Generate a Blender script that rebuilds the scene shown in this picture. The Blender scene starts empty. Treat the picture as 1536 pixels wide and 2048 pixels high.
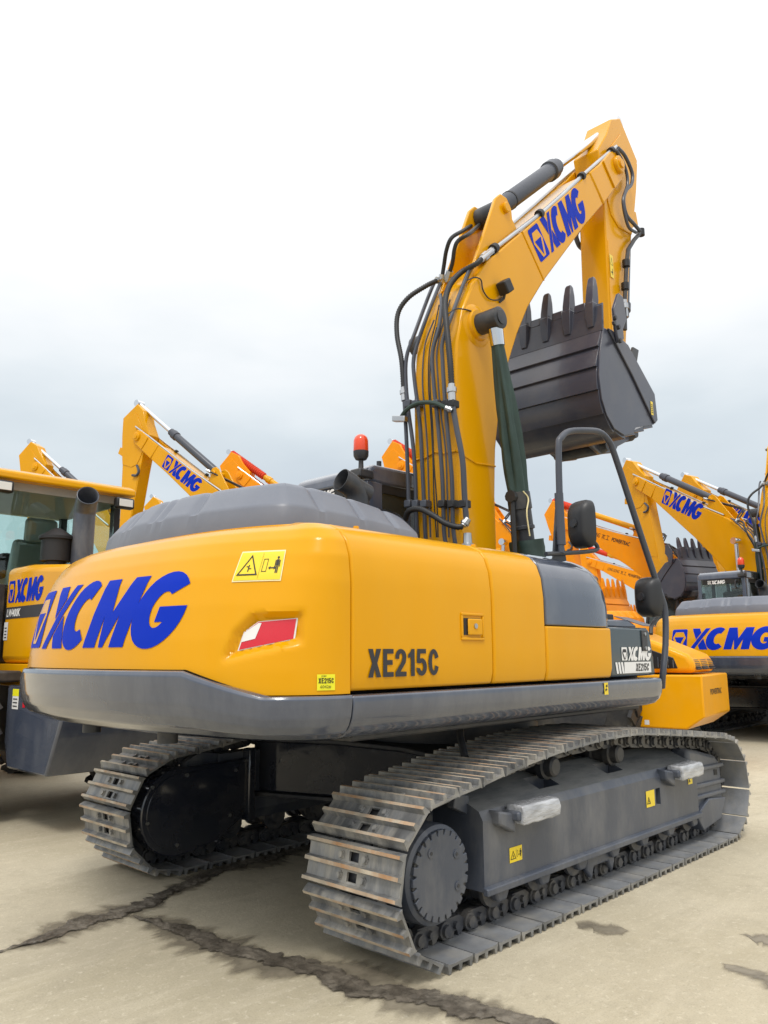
import bpy, bmesh, math, random
import numpy as np
from mathutils import Vector, Matrix, noise
from mathutils.bvhtree import BVHTree
random.seed(7)
sc = bpy.context.scene
COL = sc.collection
R = math.radians
# ------------------------------------------------------------------ camera
FPX = 1578.0                       # focal length in pixels of the 1536x2048 photograph
CAM = Vector((-4.77, -3.94, 1.43)); YAW, PIT, ROL = .762, .178, -.006
fw = Vector((math.cos(YAW)*math.cos(PIT), math.sin(YAW)*math.cos(PIT), math.sin(PIT)))
r0 = fw.cross(Vector((0, 0, 1))).normalized(); u0 = r0.cross(fw)
rt = r0*math.cos(ROL)+u0*math.sin(ROL); up = u0*math.cos(ROL)-r0*math.sin(ROL)
cd = bpy.data.cameras.new('camera'); cam = bpy.data.objects.new('camera', cd); COL.objects.link(cam)
cd.sensor_fit = 'VERTICAL'; cd.sensor_height = 36; cd.sensor_width = 27; cd.lens = 36*FPX/2048
cd.clip_start = .05; cd.clip_end = 3000
cam.matrix_world = Matrix(((rt.x, up.x, -fw.x, CAM.x), (rt.y, up.y, -fw.y, CAM.y), (rt.z, up.z, -fw.z, CAM.z), (0, 0, 0, 1)))
sc.camera = cam
# ------------------------------------------------------------------ sky, sun, exposure
SUN_EL, SUN_AZ = R(58), R(215)     # azimuth measured from +x towards +y
w = bpy.data.worlds.new('World'); sc.world = w; w.use_nodes = True
nt = w.node_tree; nt.nodes.clear()
def wn(t, **k):
    n = nt.nodes.new(t)
    for a, b in k.items(): setattr(n, a, b)
    return n
wo = wn('ShaderNodeOutputWorld'); bg = wn('ShaderNodeBackground')
sky = wn('ShaderNodeTexSky', sky_type='NISHITA', sun_disc=False, sun_elevation=SUN_EL, sun_rotation=R(90)-SUN_AZ, altitude=50, air_density=1, dust_density=3)
tc = wn('ShaderNodeTexCoord'); sep = wn('ShaderNodeSeparateXYZ'); nt.links.new(tc.outputs['Generated'], sep.inputs[0])
ramp = wn('ShaderNodeValToRGB')     # the cloud layer: grey-blue low down, white overhead
cr = ramp.color_ramp; cr.elements[0].position = 0; cr.elements[0].color = (5.2, 5.8, 6.3, 1)
cr.elements[1].position = 1; cr.elements[1].color = (15, 15, 15, 1)
for p, c in ((.17, (5.4, 6.0, 6.5, 1)), (.25, (6.3, 6.9, 7.25, 1)), (.31, (7.4, 7.85, 8.1, 1)), (.38, (8.6, 8.8, 8.9, 1)), (.48, (9.9, 9.9, 9.9, 1)), (.65, (12.8, 12.8, 12.7, 1))):
    e = cr.elements.new(p); e.color = c
mp = wn('ShaderNodeMapping'); mp.inputs['Scale'].default_value = (1.2, 1.2, 3.2); nt.links.new(tc.outputs['Generated'], mp.inputs[0])
nz = wn('ShaderNodeTexNoise'); nz.inputs['Scale'].default_value = 1.6; nz.inputs['Detail'].default_value = 5; nt.links.new(mp.outputs[0], nz.inputs['Vector'])
ad = wn('ShaderNodeMath', operation='MULTIPLY_ADD'); ad.inputs[1].default_value = .40; nt.links.new(nz.outputs['Fac'], ad.inputs[0])
sb = wn('ShaderNodeMath', operation='SUBTRACT'); sb.inputs[1].default_value = .20; nt.links.new(sep.outputs['Z'], sb.inputs[0]); nt.links.new(sb.outputs[0], ad.inputs[2])
nt.links.new(ad.outputs[0], ramp.inputs['Fac'])
mx = wn('ShaderNodeMixRGB'); mx.inputs['Fac'].default_value = .88
nt.links.new(sky.outputs[0], mx.inputs[1]); nt.links.new(ramp.outputs[0], mx.inputs[2])
nt.links.new(mx.outputs[0], bg.inputs['Color']); bg.inputs['Strength'].default_value = .1; nt.links.new(bg.outputs[0], wo.inputs[0])
sl = bpy.data.lights.new('sun', 'SUN'); sl.energy = 1.2; sl.angle = R(14); sl.color = (1, .96, .9)
so = bpy.data.objects.new('sun', sl); COL.objects.link(so)
so.rotation_euler = Vector((-math.cos(SUN_EL)*math.cos(SUN_AZ), -math.cos(SUN_EL)*math.sin(SUN_AZ), -math.sin(SUN_EL))).to_track_quat('-Z', 'Y').to_euler()
so.location = (0, 0, 30)
sc.view_settings.view_transform = 'Standard'; sc.view_settings.look = 'None'; sc.view_settings.gamma = 1; sc.view_settings.exposure = .30
sc.cycles.max_bounces = 8; sc.cycles.transparent_max_bounces = 16; sc.cycles.use_denoising = True
# ------------------------------------------------------------------ photo pixels -> directions, met with a surface of the place
def ray(px, py): return fw+rt*((px-768)/FPX)+up*((1024-py)/FPX)
def onX(px, py, X): d = ray(px, py); return CAM+d*((X-CAM.x)/d.x)
def onY(px, py, Y): d = ray(px, py); return CAM+d*((Y-CAM.y)/d.y)
def onZ(px, py, Z): d = ray(px, py); return CAM+d*((Z-CAM.z)/d.z)
def cr_path(pts, n=6):
    """Catmull-Rom through pts"""
    P = [Vector(p) for p in pts]; P = [2*P[0]-P[1]]+P+[2*P[-1]-P[-2]]; out = []
    for i in range(1, len(P)-2):
        a, b, c, d = P[i-1:i+3]
        for k in range(n):
            t = k/n
            out.append(.5*((2*b)+(c-a)*t+(2*a-5*b+4*c-d)*t*t+(3*b-a-3*c+d)*t**3))
    out.append(P[-2]); return out
# ------------------------------------------------------------------ materials
MAT = {}
def mat(name, col, rough=.5, metal=0, coat=0, var=.0, vscale=3, dirt=None, dirt_amt=0, dscale=4, bump=0, bscale=60, emit=None, trans=0, spec=.5, rnd=False, stretch=None):
    m = bpy.data.materials.new(name); m.use_nodes = True; t = m.node_tree; L = t.links.new
    b = t.nodes['Principled BSDF']; b.inputs['Roughness'].default_value = rough; b.inputs['Metallic'].default_value = metal
    b.inputs['Coat Weight'].default_value = coat; b.inputs['Coat Roughness'].default_value = .06; b.inputs['Specular IOR Level'].default_value = spec
    b.inputs['Base Color'].default_value = (*col, 1); b.inputs['Transmission Weight'].default_value = trans
    MAT[name] = m
    c = t.nodes.new('ShaderNodeTexCoord'); vec = c.outputs['Object']
    if stretch:
        mpn = t.nodes.new('ShaderNodeMapping'); mpn.inputs['Scale'].default_value = stretch; L(vec, mpn.inputs[0]); vec = mpn.outputs[0]
    if rnd:
        oi = t.nodes.new('ShaderNodeObjectInfo'); sc_ = t.nodes.new('ShaderNodeMath'); sc_.operation = 'MULTIPLY'; sc_.inputs[1].default_value = 37; L(oi.outputs['Random'], sc_.inputs[0])
        av = t.nodes.new('ShaderNodeVectorMath'); av.operation = 'ADD'; L(vec, av.inputs[0]); L(sc_.outputs[0], av.inputs[1]); vec = av.outputs[0]
    last = None
    if var:
        n = t.nodes.new('ShaderNodeTexNoise'); n.inputs['Scale'].default_value = vscale; n.inputs['Detail'].default_value = 6; L(vec, n.inputs['Vector'])
        mr = t.nodes.new('ShaderNodeMapRange'); mr.inputs['From Min'].default_value = .3; mr.inputs['From Max'].default_value = .7
        mr.inputs['To Min'].default_value = 1-var; mr.inputs['To Max'].default_value = 1+var; L(n.outputs['Fac'], mr.inputs['Value'])
        mu = t.nodes.new('ShaderNodeVectorMath'); mu.operation = 'SCALE'; mu.inputs[0].default_value = col; L(mr.outputs[0], mu.inputs['Scale'])
        last = mu.outputs[0]; L(last, b.inputs['Base Color'])
    if dirt:
        n = t.nodes.new('ShaderNodeTexNoise'); n.inputs['Scale'].default_value = dscale; n.inputs['Detail'].default_value = 8; n.inputs['Roughness'].default_value = .65; L(vec, n.inputs['Vector'])
        rp = t.nodes.new('ShaderNodeValToRGB'); rp.color_ramp.elements[0].position = .44; rp.color_ramp.elements[1].position = .68
        rp.color_ramp.elements[1].color = (dirt_amt,)*3+(1,); L(n.outputs['Fac'], rp.inputs[0])
        mxn = t.nodes.new('ShaderNodeMixRGB'); mxn.inputs[1].default_value = (*col, 1); mxn.inputs[2].default_value = (*dirt, 1); L(rp.outputs[0], mxn.inputs[0])
        if last: L(last, mxn.inputs[1])
        L(mxn.outputs[0], b.inputs['Base Color'])
        ra = t.nodes.new('ShaderNodeMath'); ra.operation = 'MULTIPLY_ADD'; ra.inputs[1].default_value = .35; ra.inputs[2].default_value = rough; L(rp.outputs[0], ra.inputs[0]); L(ra.outputs[0], b.inputs['Roughness'])
    if bump:
        n = t.nodes.new('ShaderNodeTexNoise'); n.inputs['Scale'].default_value = bscale; n.inputs['Detail'].default_value = 4; L(vec, n.inputs['Vector'])
        bu = t.nodes.new('ShaderNodeBump'); bu.inputs['Strength'].default_value = bump; bu.inputs['Distance'].default_value = .01; L(n.outputs['Fac'], bu.inputs['Height']); L(bu.outputs[0], b.inputs['Normal'])
    if emit: b.inputs['Emission Color'].default_value = (*emit[0], 1); b.inputs['Emission Strength'].default_value = emit[1]
    return m
DUST = (.42, .37, .28)
mat('yellow', (.72, .335, .0006), .20, coat=.16, spec=.18, var=.05, vscale=1.6, dirt=(.68, .38, .04), dirt_amt=.14, dscale=3.5, bump=.014, bscale=2.4, stretch=(1, 1, .4))
mat('yellow_far', (.74, .335, .001), .35, coat=.08, spec=.22, var=.04, dirt=(.7, .4, .1), dirt_amt=.15)
mat('orange', (.90, .31, .0008), .35, coat=.06, spec=.2, var=.04, dirt=(.7, .36, .08), dirt_amt=.15)
mat('amber', (.84, .37, .0008), .3, coat=.1, spec=.22, var=.03, dirt=(.7, .4, .1), dirt_amt=.12)
mat('grey', (.056, .069, .103), .15, coat=1.0, var=.05, vscale=2, dirt=(.24, .25, .27), dirt_amt=.20, dscale=3, bump=.012, bscale=2.5, stretch=(1.4, 1.4, .5))
mat('hood_grey', (.150, .165, .202), .36, var=.05, vscale=2, dirt=(.28, .29, .31), dirt_amt=.12, bump=.03, bscale=40)
mat('frame_grey', (.064, .075, .100), .34, var=.10, vscale=3, dirt=(.28, .27, .25), dirt_amt=.40, dscale=3.2, bump=.05, bscale=50, stretch=(1, 1, .45))
mat('frame_top_lit', (.20, .205, .205), .5, var=.22, vscale=5, dirt=(.09, .10, .115), dirt_amt=.7, dscale=6, bump=.05, stretch=(.5, 2, 1))  # dusty frame top, its grey paled to paint in the light it catches
mat('dark', (.026, .029, .036), .42, var=.12, dirt=(.16, .14, .11), dirt_amt=.3, dscale=6)
mat('navy', (.018, .022, .034), .14, coat=1, var=.1, dirt=(.12, .11, .10), dirt_amt=.2)
mat('black', (.012, .012, .014), .5, var=.1)
mat('rubber', (.022, .022, .024), .65, var=.15, dirt=(.2, .18, .14), dirt_amt=.3, dscale=5, bump=.1)
mat('hose', (.020, .021, .023), .5, var=.1)
mat('pipe', (.056, .063, .082), .36, var=.06)
mat('steel', (.52, .53, .54), .32, metal=1, var=.1)
mat('chrome', (.72, .73, .75), .12, metal=1)
mat('shoe', (.20, .203, .205), .45, metal=.35, var=.35, vscale=9, dirt=(.47, .44, .38), dirt_amt=.75, dscale=7, bump=.5, bscale=22, rnd=True, stretch=(.45, 1.6, 1))
mat('shoe_inner', (.24, .25, .265), .45, metal=.2, var=.2, vscale=8, dirt=(.36, .33, .27), dirt_amt=.5, dscale=6, bump=.15, rnd=True)
mat('grouser', (.46, .40, .31), .6, metal=.1, var=.3, vscale=11, dirt=(.44, .21, .075), dirt_amt=.85, dscale=5, bump=.4, bscale=40, rnd=True)
mat('link', (.05, .053, .062), .36, var=.2, dirt=(.26, .23, .18), dirt_amt=.5, dscale=9, rnd=True)
mat('bucket', (.042, .046, .068), .3, coat=.25, var=.08, vscale=1.5, dirt=(.22, .2, .18), dirt_amt=.18, dscale=2.2, bump=.02, bscale=3)
mat('blue', (.002, .028, .44), .5, spec=.10)
mat('decal_grey', (.045, .045, .05), .5, spec=.2)
mat('decal_black', (.015, .013, .01), .45)
mat('white', (.78, .78, .77), .4)
mat('sticker', (.84, .62, .006), .35, coat=.3)
mat('sticker_lemon', (.82, .78, .02), .4)
mat('cream', (.85, .74, .40), .4)
mat('red', (.62, .006, .022), .22, coat=.6, bump=.15, bscale=160)
mat('orange_lens', (.80, .065, .012), .22, coat=.5)
mat('red_sleeve', (.66, .05, .012), .6, var=.2, vscale=12, bump=.3, bscale=50)
mat('canvas', (.024, .050, .042), .62, var=.2, vscale=5, bump=.2, bscale=90)
mat('mirror_black', (.022, .023, .026), .42, var=.05)
mat('plastic_wrap', (.40, .41, .43), .22, var=.35, vscale=16, coat=.6, bump=.7, bscale=45, stretch=(.4, 1.6, 1.6))
mat('seat', (.16, .19, .17), .3, coat=.5, var=.2, bump=.3, bscale=12)
mat('lamp', (.75, .75, .72), .12, coat=.8)
g = mat('glass', (.80, .94, .90), .01, trans=1.0, spec=.5); g.node_tree.nodes['Principled BSDF'].inputs['IOR'].default_value = 1.5
mat('lining', (.34, .34, .32), .7)
g = mat('glass_dark', (.10, .11, .10), .03, trans=.75)
mat('mud', (.098, .084, .066), .36, var=.45, vscale=12, dirt=(.24, .21, .165), dirt_amt=.8, dscale=7, bump=1, bscale=38, spec=.45)
mat('wet', (.23, .20, .148), .45, var=.25, vscale=7, bump=.3, bscale=30)
mat('teal', (.030, .050, .062), .22, coat=.5, var=.05)
def thin_rim(name, lo, hi, nscale, namp):
    m_ = MAT[name]; t = m_.node_tree; L = t.links.new; b_ = t.nodes['Principled BSDF']; out = t.nodes['Material Output']
    at = t.nodes.new('ShaderNodeAttribute'); at.attribute_name = 'cover'; tcn = t.nodes.new('ShaderNodeTexCoord')
    n = t.nodes.new('ShaderNodeTexNoise'); n.inputs['Scale'].default_value = nscale; n.inputs['Detail'].default_value = 7; n.inputs['Roughness'].default_value = .65; L(tcn.outputs['Object'], n.inputs['Vector'])
    s = t.nodes.new('ShaderNodeMath'); s.operation = 'SUBTRACT'; s.inputs[1].default_value = .5; L(n.outputs['Fac'], s.inputs[0])
    ma = t.nodes.new('ShaderNodeMath'); ma.operation = 'MULTIPLY_ADD'; ma.inputs[1].default_value = namp; L(s.outputs[0], ma.inputs[0]); L(at.outputs['Fac'], ma.inputs[2])
    mr = t.nodes.new('ShaderNodeMapRange'); mr.interpolation_type = 'SMOOTHSTEP'; mr.inputs['From Min'].default_value = lo; mr.inputs['From Max'].default_value = hi; L(ma.outputs[0], mr.inputs['Value'])
    tr = t.nodes.new('ShaderNodeBsdfTransparent'); mx_ = t.nodes.new('ShaderNodeMixShader'); L(mr.outputs[0], mx_.inputs[0]); L(tr.outputs[0], mx_.inputs[1]); L(b_.outputs[0], mx_.inputs[2]); L(mx_.outputs[0], out.inputs['Surface'])
thin_rim('mud', .10, .34, 16, .75); thin_rim('wet', .10, .95, 7, 1.0)
# ground
gm = bpy.data.materials.new('concrete'); gm.use_nodes = True; t = gm.node_tree; L = t.links.new; b = t.nodes['Principled BSDF']
c = t.nodes.new('ShaderNodeTexCoord')
def gn(scale, detail=8, rough=.6, dist=0, vec=None):
    n = t.nodes.new('ShaderNodeTexNoise'); n.inputs['Scale'].default_value = scale; n.inputs['Detail'].default_value = detail
    n.inputs['Roughness'].default_value = rough; n.inputs['Distortion'].default_value = dist; L(vec or c.outputs['Object'], n.inputs['Vector']); return n.outputs['Fac']
def grmp(src, a, ca, b_, cb):
    r = t.nodes.new('ShaderNodeValToRGB'); r.color_ramp.elements[0].position = a; r.color_ramp.elements[0].color = (*ca, 1)
    r.color_ramp.elements[1].position = b_; r.color_ramp.elements[1].color = (*cb, 1); L(src, r.inputs[0]); return r.outputs[0]
def gmix(f, a, b_, mode='MIX'):
    n = t.nodes.new('ShaderNodeMixRGB'); n.blend_type = mode
    for i, s in enumerate((f, a, b_)):
        if isinstance(s, (int, float)): n.inputs[i].default_value = s
        else: L(s, n.inputs[i])
    return n.outputs[0]
base = grmp(gn(.55, 9, .62, .4), .32, (.43, .378, .265), .70, (.56, .50, .375))
base = gmix(grmp(gn(2.6, 9, .7, .8), .46, (0, 0, 0), .66, (.5,)*3), base, grmp(gn(9, 6), .3, (.36, .315, .225), .7, (.45, .40, .295)))
base = gmix(grmp(gn(.23, 7, .6, 1.2), .56, (0, 0, 0), .66, (.40,)*3), base, grmp(gn(4, 5), .3, (.34, .30, .225), .7, (.40, .355, .275)))
base = gmix(grmp(gn(11, 8, .75, .6), .50, (0, 0, 0), .62, (.55,)*3), base, grmp(gn(2, 4), .35, (.36, .315, .225), .65, (.50, .445, .33)))
base = gmix(grmp(gn(26, 6, .75), .55, (0, 0, 0), .66, (.7,)*3), base, grmp(gn(3, 2), .3, (.62, .56, .42), .7, (.66, .60, .47)))
mpn = t.nodes.new('ShaderNodeMapping'); mpn.inputs['Scale'].default_value = (.35, 2.2, 1); mpn.inputs['Rotation'].default_value = (0, 0, R(28)); L(c.outputs['Object'], mpn.inputs[0])
base = gmix(grmp(gn(3.2, 8, .7, .3, mpn.outputs[0]), .5, (0, 0, 0), .72, (.4,)*3), base, grmp(gn(5, 3), .3, (.62, .56, .42), .7, (.66, .59, .46)))
base = gmix(grmp(gn(110, 4, .7), .54, (0, 0, 0), .68, (.7,)*3), base, grmp(gn(60, 2), .3, (.27, .235, .17), .7, (.34, .30, .22)))
L(base, b.inputs['Base Color']); b.inputs['Roughness'].default_value = .8; b.inputs['Specular IOR Level'].default_value = .3
bu = t.nodes.new('ShaderNodeBump'); bu.inputs['Strength'].default_value = .7; bu.inputs['Distance'].default_value = .01
L(gmix(.5, gn(45, 6, .7), gn(6, 5)), bu.inputs['Height']); L(bu.outputs[0], b.inputs['Normal']); MAT['concrete'] = gm
# ------------------------------------------------------------------ mesh builder
ORG = {}                            # object -> world origin it was built at
class MB:
    def __init__(s): s.v = []; s.f = []; s.mi = []
    def add(s, vs, fs, mi=0):
        o = len(s.v); s.v += [Vector(v) for v in vs]; s.f += [tuple(i+o for i in f) for f in fs]; s.mi += [mi]*len(fs); return s
    def box(s, x0, x1, y0, y1, z0, z1, mi=0):
        return s.add([(x, y, z) for x in (x0, x1) for y in (y0, y1) for z in (z0, z1)],
                     [(0, 1, 3, 2), (4, 6, 7, 5), (0, 4, 5, 1), (2, 3, 7, 6), (0, 2, 6, 4), (1, 5, 7, 3)], mi)
    def obox(s, c, ax, ay, az, mi=0):
        c, ax, ay, az = map(Vector, (c, ax, ay, az))
        return s.add([c+ax*i+ay*j+az*k for i in (-1, 1) for j in (-1, 1) for k in (-1, 1)],
                     [(0, 1, 3, 2), (4, 6, 7, 5), (0, 4, 5, 1), (2, 3, 7, 6), (0, 2, 6, 4), (1, 5, 7, 3)], mi)
    def prism(s, poly, plane, a, b, mi=0):
        n = len(poly)
        def P(p, t): return {'xz': (p[0], t, p[1]), 'yz': (t, p[0], p[1]), 'xy': (p[0], p[1], t)}[plane]
        return s.add([P(p, a) for p in poly]+[P(p, b) for p in poly],
                     [tuple(range(n)), tuple(range(2*n-1, n-1, -1))]+[(i, i+n, (i+1) % n+n, (i+1) % n) for i in range(n)], mi)
    def rings(s, rs, closed=True, cap=True, mi=0):
        n = len(rs[0]); vs = [p for r in rs for p in r]; fs = []
        for k in range(len(rs)-1):
            for i in range(n if closed else n-1):
                j = (i+1) % n; fs.append((k*n+i, k*n+j, (k+1)*n+j, (k+1)*n+i))
        if cap: fs += [tuple(range(n-1, -1, -1)), tuple(range((len(rs)-1)*n, len(rs)*n))]
        return s.add(vs, fs, mi)
    def lathe(s, p0, p1, prof, n=20, cap=True, mi=0):
        p0, p1 = Vector(p0), Vector(p1); ax = (p1-p0); l = ax.length; ax.normalize()
        a = ax.orthogonal().normalized(); b_ = ax.cross(a)
        return s.rings([[p0+ax*(t_*l)+(a*math.cos(q)+b_*math.sin(q))*r for q in [2*math.pi*i/n for i in range(n)]] for t_, r in prof], True, cap, mi)
    def cyl(s, p0, p1, r0, r1=None, n=16, mi=0): return s.lathe(p0, p1, [(0, r0), (1, r1 if r1 is not None else r0)], n, True, mi)
    def tube(s, path, r, n=8, mi=0, cap=True):
        P = [Vector(p) for p in path]; rs = []; T = None; a = None
        for i, p in enumerate(P):
            d = (P[min(i+1, len(P)-1)]-P[max(i-1, 0)]).normalized()
            if a is None: a = d.orthogonal().normalized()
            else: a = (a-d*a.dot(d)).normalized()
            b_ = d.cross(a); rr = r[i] if isinstance(r, (list, tuple)) else r
            rs.append([p+(a*math.cos(q)+b_*math.sin(q))*rr for q in [2*math.pi*k/n for k in range(n)]])
        return s.rings(rs, True, cap, mi)
    def mouth(s, p, d, r_, depth=.25, n=24):
        p, d = Vector(p), Vector(d).normalized(); return s.lathe(p, p-d*depth, [(0, r_), (-.004, r_*.95), (.02, r_*.90), (.98, r_*.88), (1, .01)], n, False)
    def build(s, name, mats, parent=None, bevel=0, seg=2, ang=32, org=None, flip=True):
        me = bpy.data.meshes.new(name); o0 = Vector(org) if org is not None else (ORG[parent.name] if parent else Vector((0, 0, 0)))
        me.from_pydata([v-o0 for v in s.v], [], s.f)
        mats = [mats] if isinstance(mats, str) else mats
        for m in mats: me.materials.append(MAT[m])
        if len(mats) > 1: me.polygons.foreach_set('material_index', s.mi)
        if flip:
            bm = bmesh.new(); bm.from_mesh(me); bmesh.ops.recalc_face_normals(bm, faces=bm.faces); bm.to_mesh(me); bm.free()
        me.polygons.foreach_set('use_smooth', [True]*len(me.polygons)); me.set_sharp_from_angle(angle=R(ang)); me.update()
        o = bpy.data.objects.new(name, me); COL.objects.link(o); ORG[o.name] = o0
        if parent: o.parent = parent; o.location = o0-ORG[parent.name]
        else: o.location = o0
        if bevel:
            bv = o.modifiers.new('bevel', 'BEVEL'); bv.width = bevel; bv.segments = seg; bv.limit_method = 'ANGLE'; bv.angle_limit = R(35)
        return o
def empty(name, label, cat, loc=(0, 0, 0), rz=0, group=None):
    o = bpy.data.objects.new(name, None); COL.objects.link(o); o.location = loc; o.rotation_euler = (0, 0, rz); o.empty_display_size = .2
    o['label'] = label; o['category'] = cat
    if group: o['group'] = group
    ORG[o.name] = Vector((0, 0, 0)) if rz else Vector(loc); return o
def tag(o, label, cat=None, group=None, kind=None):
    o['label'] = label
    if cat: o['category'] = cat
    if group: o['group'] = group
    if kind: o['kind'] = kind
    return o
# ------------------------------------------------------------------ lettering and marks: 2-D shapes laid on surfaces
def tess(polys, maxlen=None):
    """filled polygons -> (points, triangles), edges no longer than maxlen"""
    bm = bmesh.new()
    for p in polys:
        try: bm.faces.new([bm.verts.new((x, y, 0)) for x, y in p])
        except ValueError: pass
    bm.normal_update(); bmesh.ops.triangulate(bm, faces=bm.faces[:])
    if maxlen:
        for k in range(7):
            es = [e for e in bm.edges if e.calc_length() > maxlen]
            if not es: break
            bmesh.ops.subdivide_edges(bm, edges=es, cuts=1); bmesh.ops.triangulate(bm, faces=[f for f in bm.faces if len(f.verts) > 3])
    bm.verts.index_update(); v = [(q.co.x, q.co.y) for q in bm.verts]; f = [tuple(q.index for q in fc.verts) for fc in bm.faces]; bm.free(); return v, f
def clip(poly, a, b_, c_):
    out = []
    for i, p in enumerate(poly):
        q = poly[(i+1) % len(poly)]; dp = a*p[0]+b_*p[1]-c_; dq = a*q[0]+b_*q[1]-c_
        if dp >= 0: out.append(p)
        if dp*dq < 0: k = dp/(dp-dq); out.append((p[0]+(q[0]-p[0])*k, p[1]+(q[1]-p[1])*k))
    return out
def arc(cx, cy, rx, ry, a0, a1, n): return [(cx+rx*math.cos(R(a0+(a1-a0)*i/n)), cy+ry*math.sin(R(a0+(a1-a0)*i/n))) for i in range(n+1)]
def slant(p, k=.27): return [(x+k*(y-.5), y) for x, y in p]
def big_logo():
    """emblem and four heavy slanted letters, height 1, width 4.87 -> layers of polygons"""
    sq = arc(.78, .1, .08, .08, 270, 360, 4)+arc(.78, .9, .08, .08, 0, 90, 4)+arc(.09, .9, .08, .08, 90, 180, 4)+arc(.09, .1, .08, .08, 180, 270, 4)
    hexa = [(.22, .84), (.65, .84), (.80, .56), (.55, .09), (.32, .09), (.07, .56)]
    tri = [(.17, .60), (.70, .60), (.435, .13)]
    back = [(1.12, 1), (1.48, 1), (1.86, 0), (1.48, 0)]; sl_ = [(.98, 0), (1.20, 0), (1.99, 1), (1.77, 1)]
    kx, ky = 1, -.79; c0 = .98; c1 = 1.20
    X = [sl_[:], clip(back, -kx, -ky, -c0+.045), clip(back, kx, ky, c1+.045)]
    Cc = slant(arc(2.27, .5, .47, .53, 55, 315, 22)+arc(2.33, .5, .17, .25, 300, 62, 16))
    M_ = slant([(2.70, 0), (2.70, 1), (3.06, 1), (3.23, .50), (3.44, 1), (3.79, 1), (3.79, 0), (3.44, 0), (3.44, .46), (3.27, .0), (3.16, .0), (3.05, .46), (3.05, 0)])
    G = slant(arc(4.30, .5, .52, .53, 40, 352, 28)+[(4.82, .54), (4.30, .54), (4.30, .33), (4.45, .33)]+arc(4.33, .5, .18, .25, 315, 55, 16))
    return [sq, Cc, M_, G]+X, [hexa], [tri]
def text_polys(body, size=1, bold=.0, shear=0, sx=1, space=1):
    cu = bpy.data.curves.new('t', 'FONT'); cu.body = body; cu.size = size; cu.offset = bold; cu.shear = shear; cu.space_character = space; cu.resolution_u = 3
    o = bpy.data.objects.new('t', cu); COL.objects.link(o); dg = bpy.context.evaluated_depsgraph_get(); dg.update()
    me = bpy.data.meshes.new_from_object(o.evaluated_get(dg)); v = [(p.co.x*sx, p.co.y) for p in me.vertices]; f = [tuple(p.vertices) for p in me.polygons]
    bpy.data.objects.remove(o); bpy.data.curves.remove(cu); bpy.data.meshes.remove(me)
    x0 = min(p[0] for p in v); y0 = min(p[1] for p in v); return [(x-x0, y-y0) for x, y in v], f
def heavy(body, h, w_, mt, x=0, y=0, sh_=0):
    G_ = {'X': (.62, [(0, 1), (.23, 1), (.31, .68), (.39, 1), (.62, 1), (.43, .5), (.62, 0), (.39, 0), (.31, .32), (.23, 0), (0, 0), (.19, .5)]),
          'E': (.52, [(0, 0), (0, 1), (.52, 1), (.52, .83), (.2, .83), (.2, .6), (.47, .6), (.47, .43), (.2, .43), (.2, .17), (.52, .17), (.52, 0)]),
          '1': (.34, [(.14, 0), (.14, .70), (0, .66), (0, .80), (.10, .86), (.18, 1), (.34, 1), (.34, 0)]),
          '2': (.56, [(0, .64)]+arc(.28, .71, .28, .29, 180, 0, 10)+[(.52, .50), (.25, .17), (.56, .17), (.56, 0), (0, 0), (0, .15), (.30, .52), (.36, .68)]+arc(.28, .72, .085, .12, 0, 180, 6)+[(.195, .64)]),
          '5': (.56, [(.05, 1), (.52, 1), (.52, .83), (.21, .83), (.195, .645)]+arc(.28, .33, .28, .33, 78, -175, 14)+[(.19, .28)]+arc(.28, .33, .09, .16, -160, 120, 10)+[(.18, .46), (.02, .48)]),
          'C': (.58, arc(.29, .5, .29, .5, 22, 338, 18)+[(.36, .38)]+arc(.29, .5, .095, .33, 310, 50, 12)+[(.36, .62)])}
    P = []; cx_ = 0
    for ch in body:
        w1, p = G_[ch]; P.append([(q[0]+cx_, q[1]) for q in p]); cx_ += w1+.09
    cx_ -= .09; k = w_/cx_
    return (*tess([[(x+q[0]*k+sh_*h*q[1], y+q[1]*h) for q in p] for p in P]), mt)
def plane_map(o, ux, uy):
    o, ux, uy = Vector(o), Vector(ux), Vector(uy); n = ux.cross(uy).normalized()
    return lambda u, v, l: o+ux*u+uy*v+n*(.003+.0016*l)
def decal(name, layers, fmap, parent, label=None):
    """layers: (points, faces, material); fmap(u, v, layer) -> point"""
    m = MB(); ms = []
    for i, (v, f, mt) in enumerate(layers):
        if mt not in ms: ms.append(mt)
        m.add([fmap(a, b_, i) for a, b_ in v], f, ms.index(mt))
    o = m.build(name, ms, parent, flip=False)
    if label: o['label'] = label
    return o
def logo_layers(w_, main='blue', back='yellow', maxlen=None, flipx=False):
    """logo scaled to width w_"""
    k = w_/4.87; L3 = big_logo(); out = []
    for polys, mt in zip(L3, (main, back, main)):
        v, f = tess([[(x*k, y*k) for x, y in p] for p in polys], maxlen); out.append((v, f, mt))
    return out
def text_layer(body, h, mt, bold=0, shear=0, width=None, x=0, y=0, space=1):
    v, f = text_polys(body, 1, bold, shear, 1, space); H = max(p[1] for p in v); W_ = max(p[0] for p in v)
    sy = h/H; sx = (width/W_) if width else sy
    return ([(p[0]*sx+x, p[1]*sy+y) for p in v], f, mt)
def rect(x0, y0, x1, y1): return [(x0, y0), (x1, y0), (x1, y1), (x0, y1)]
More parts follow.
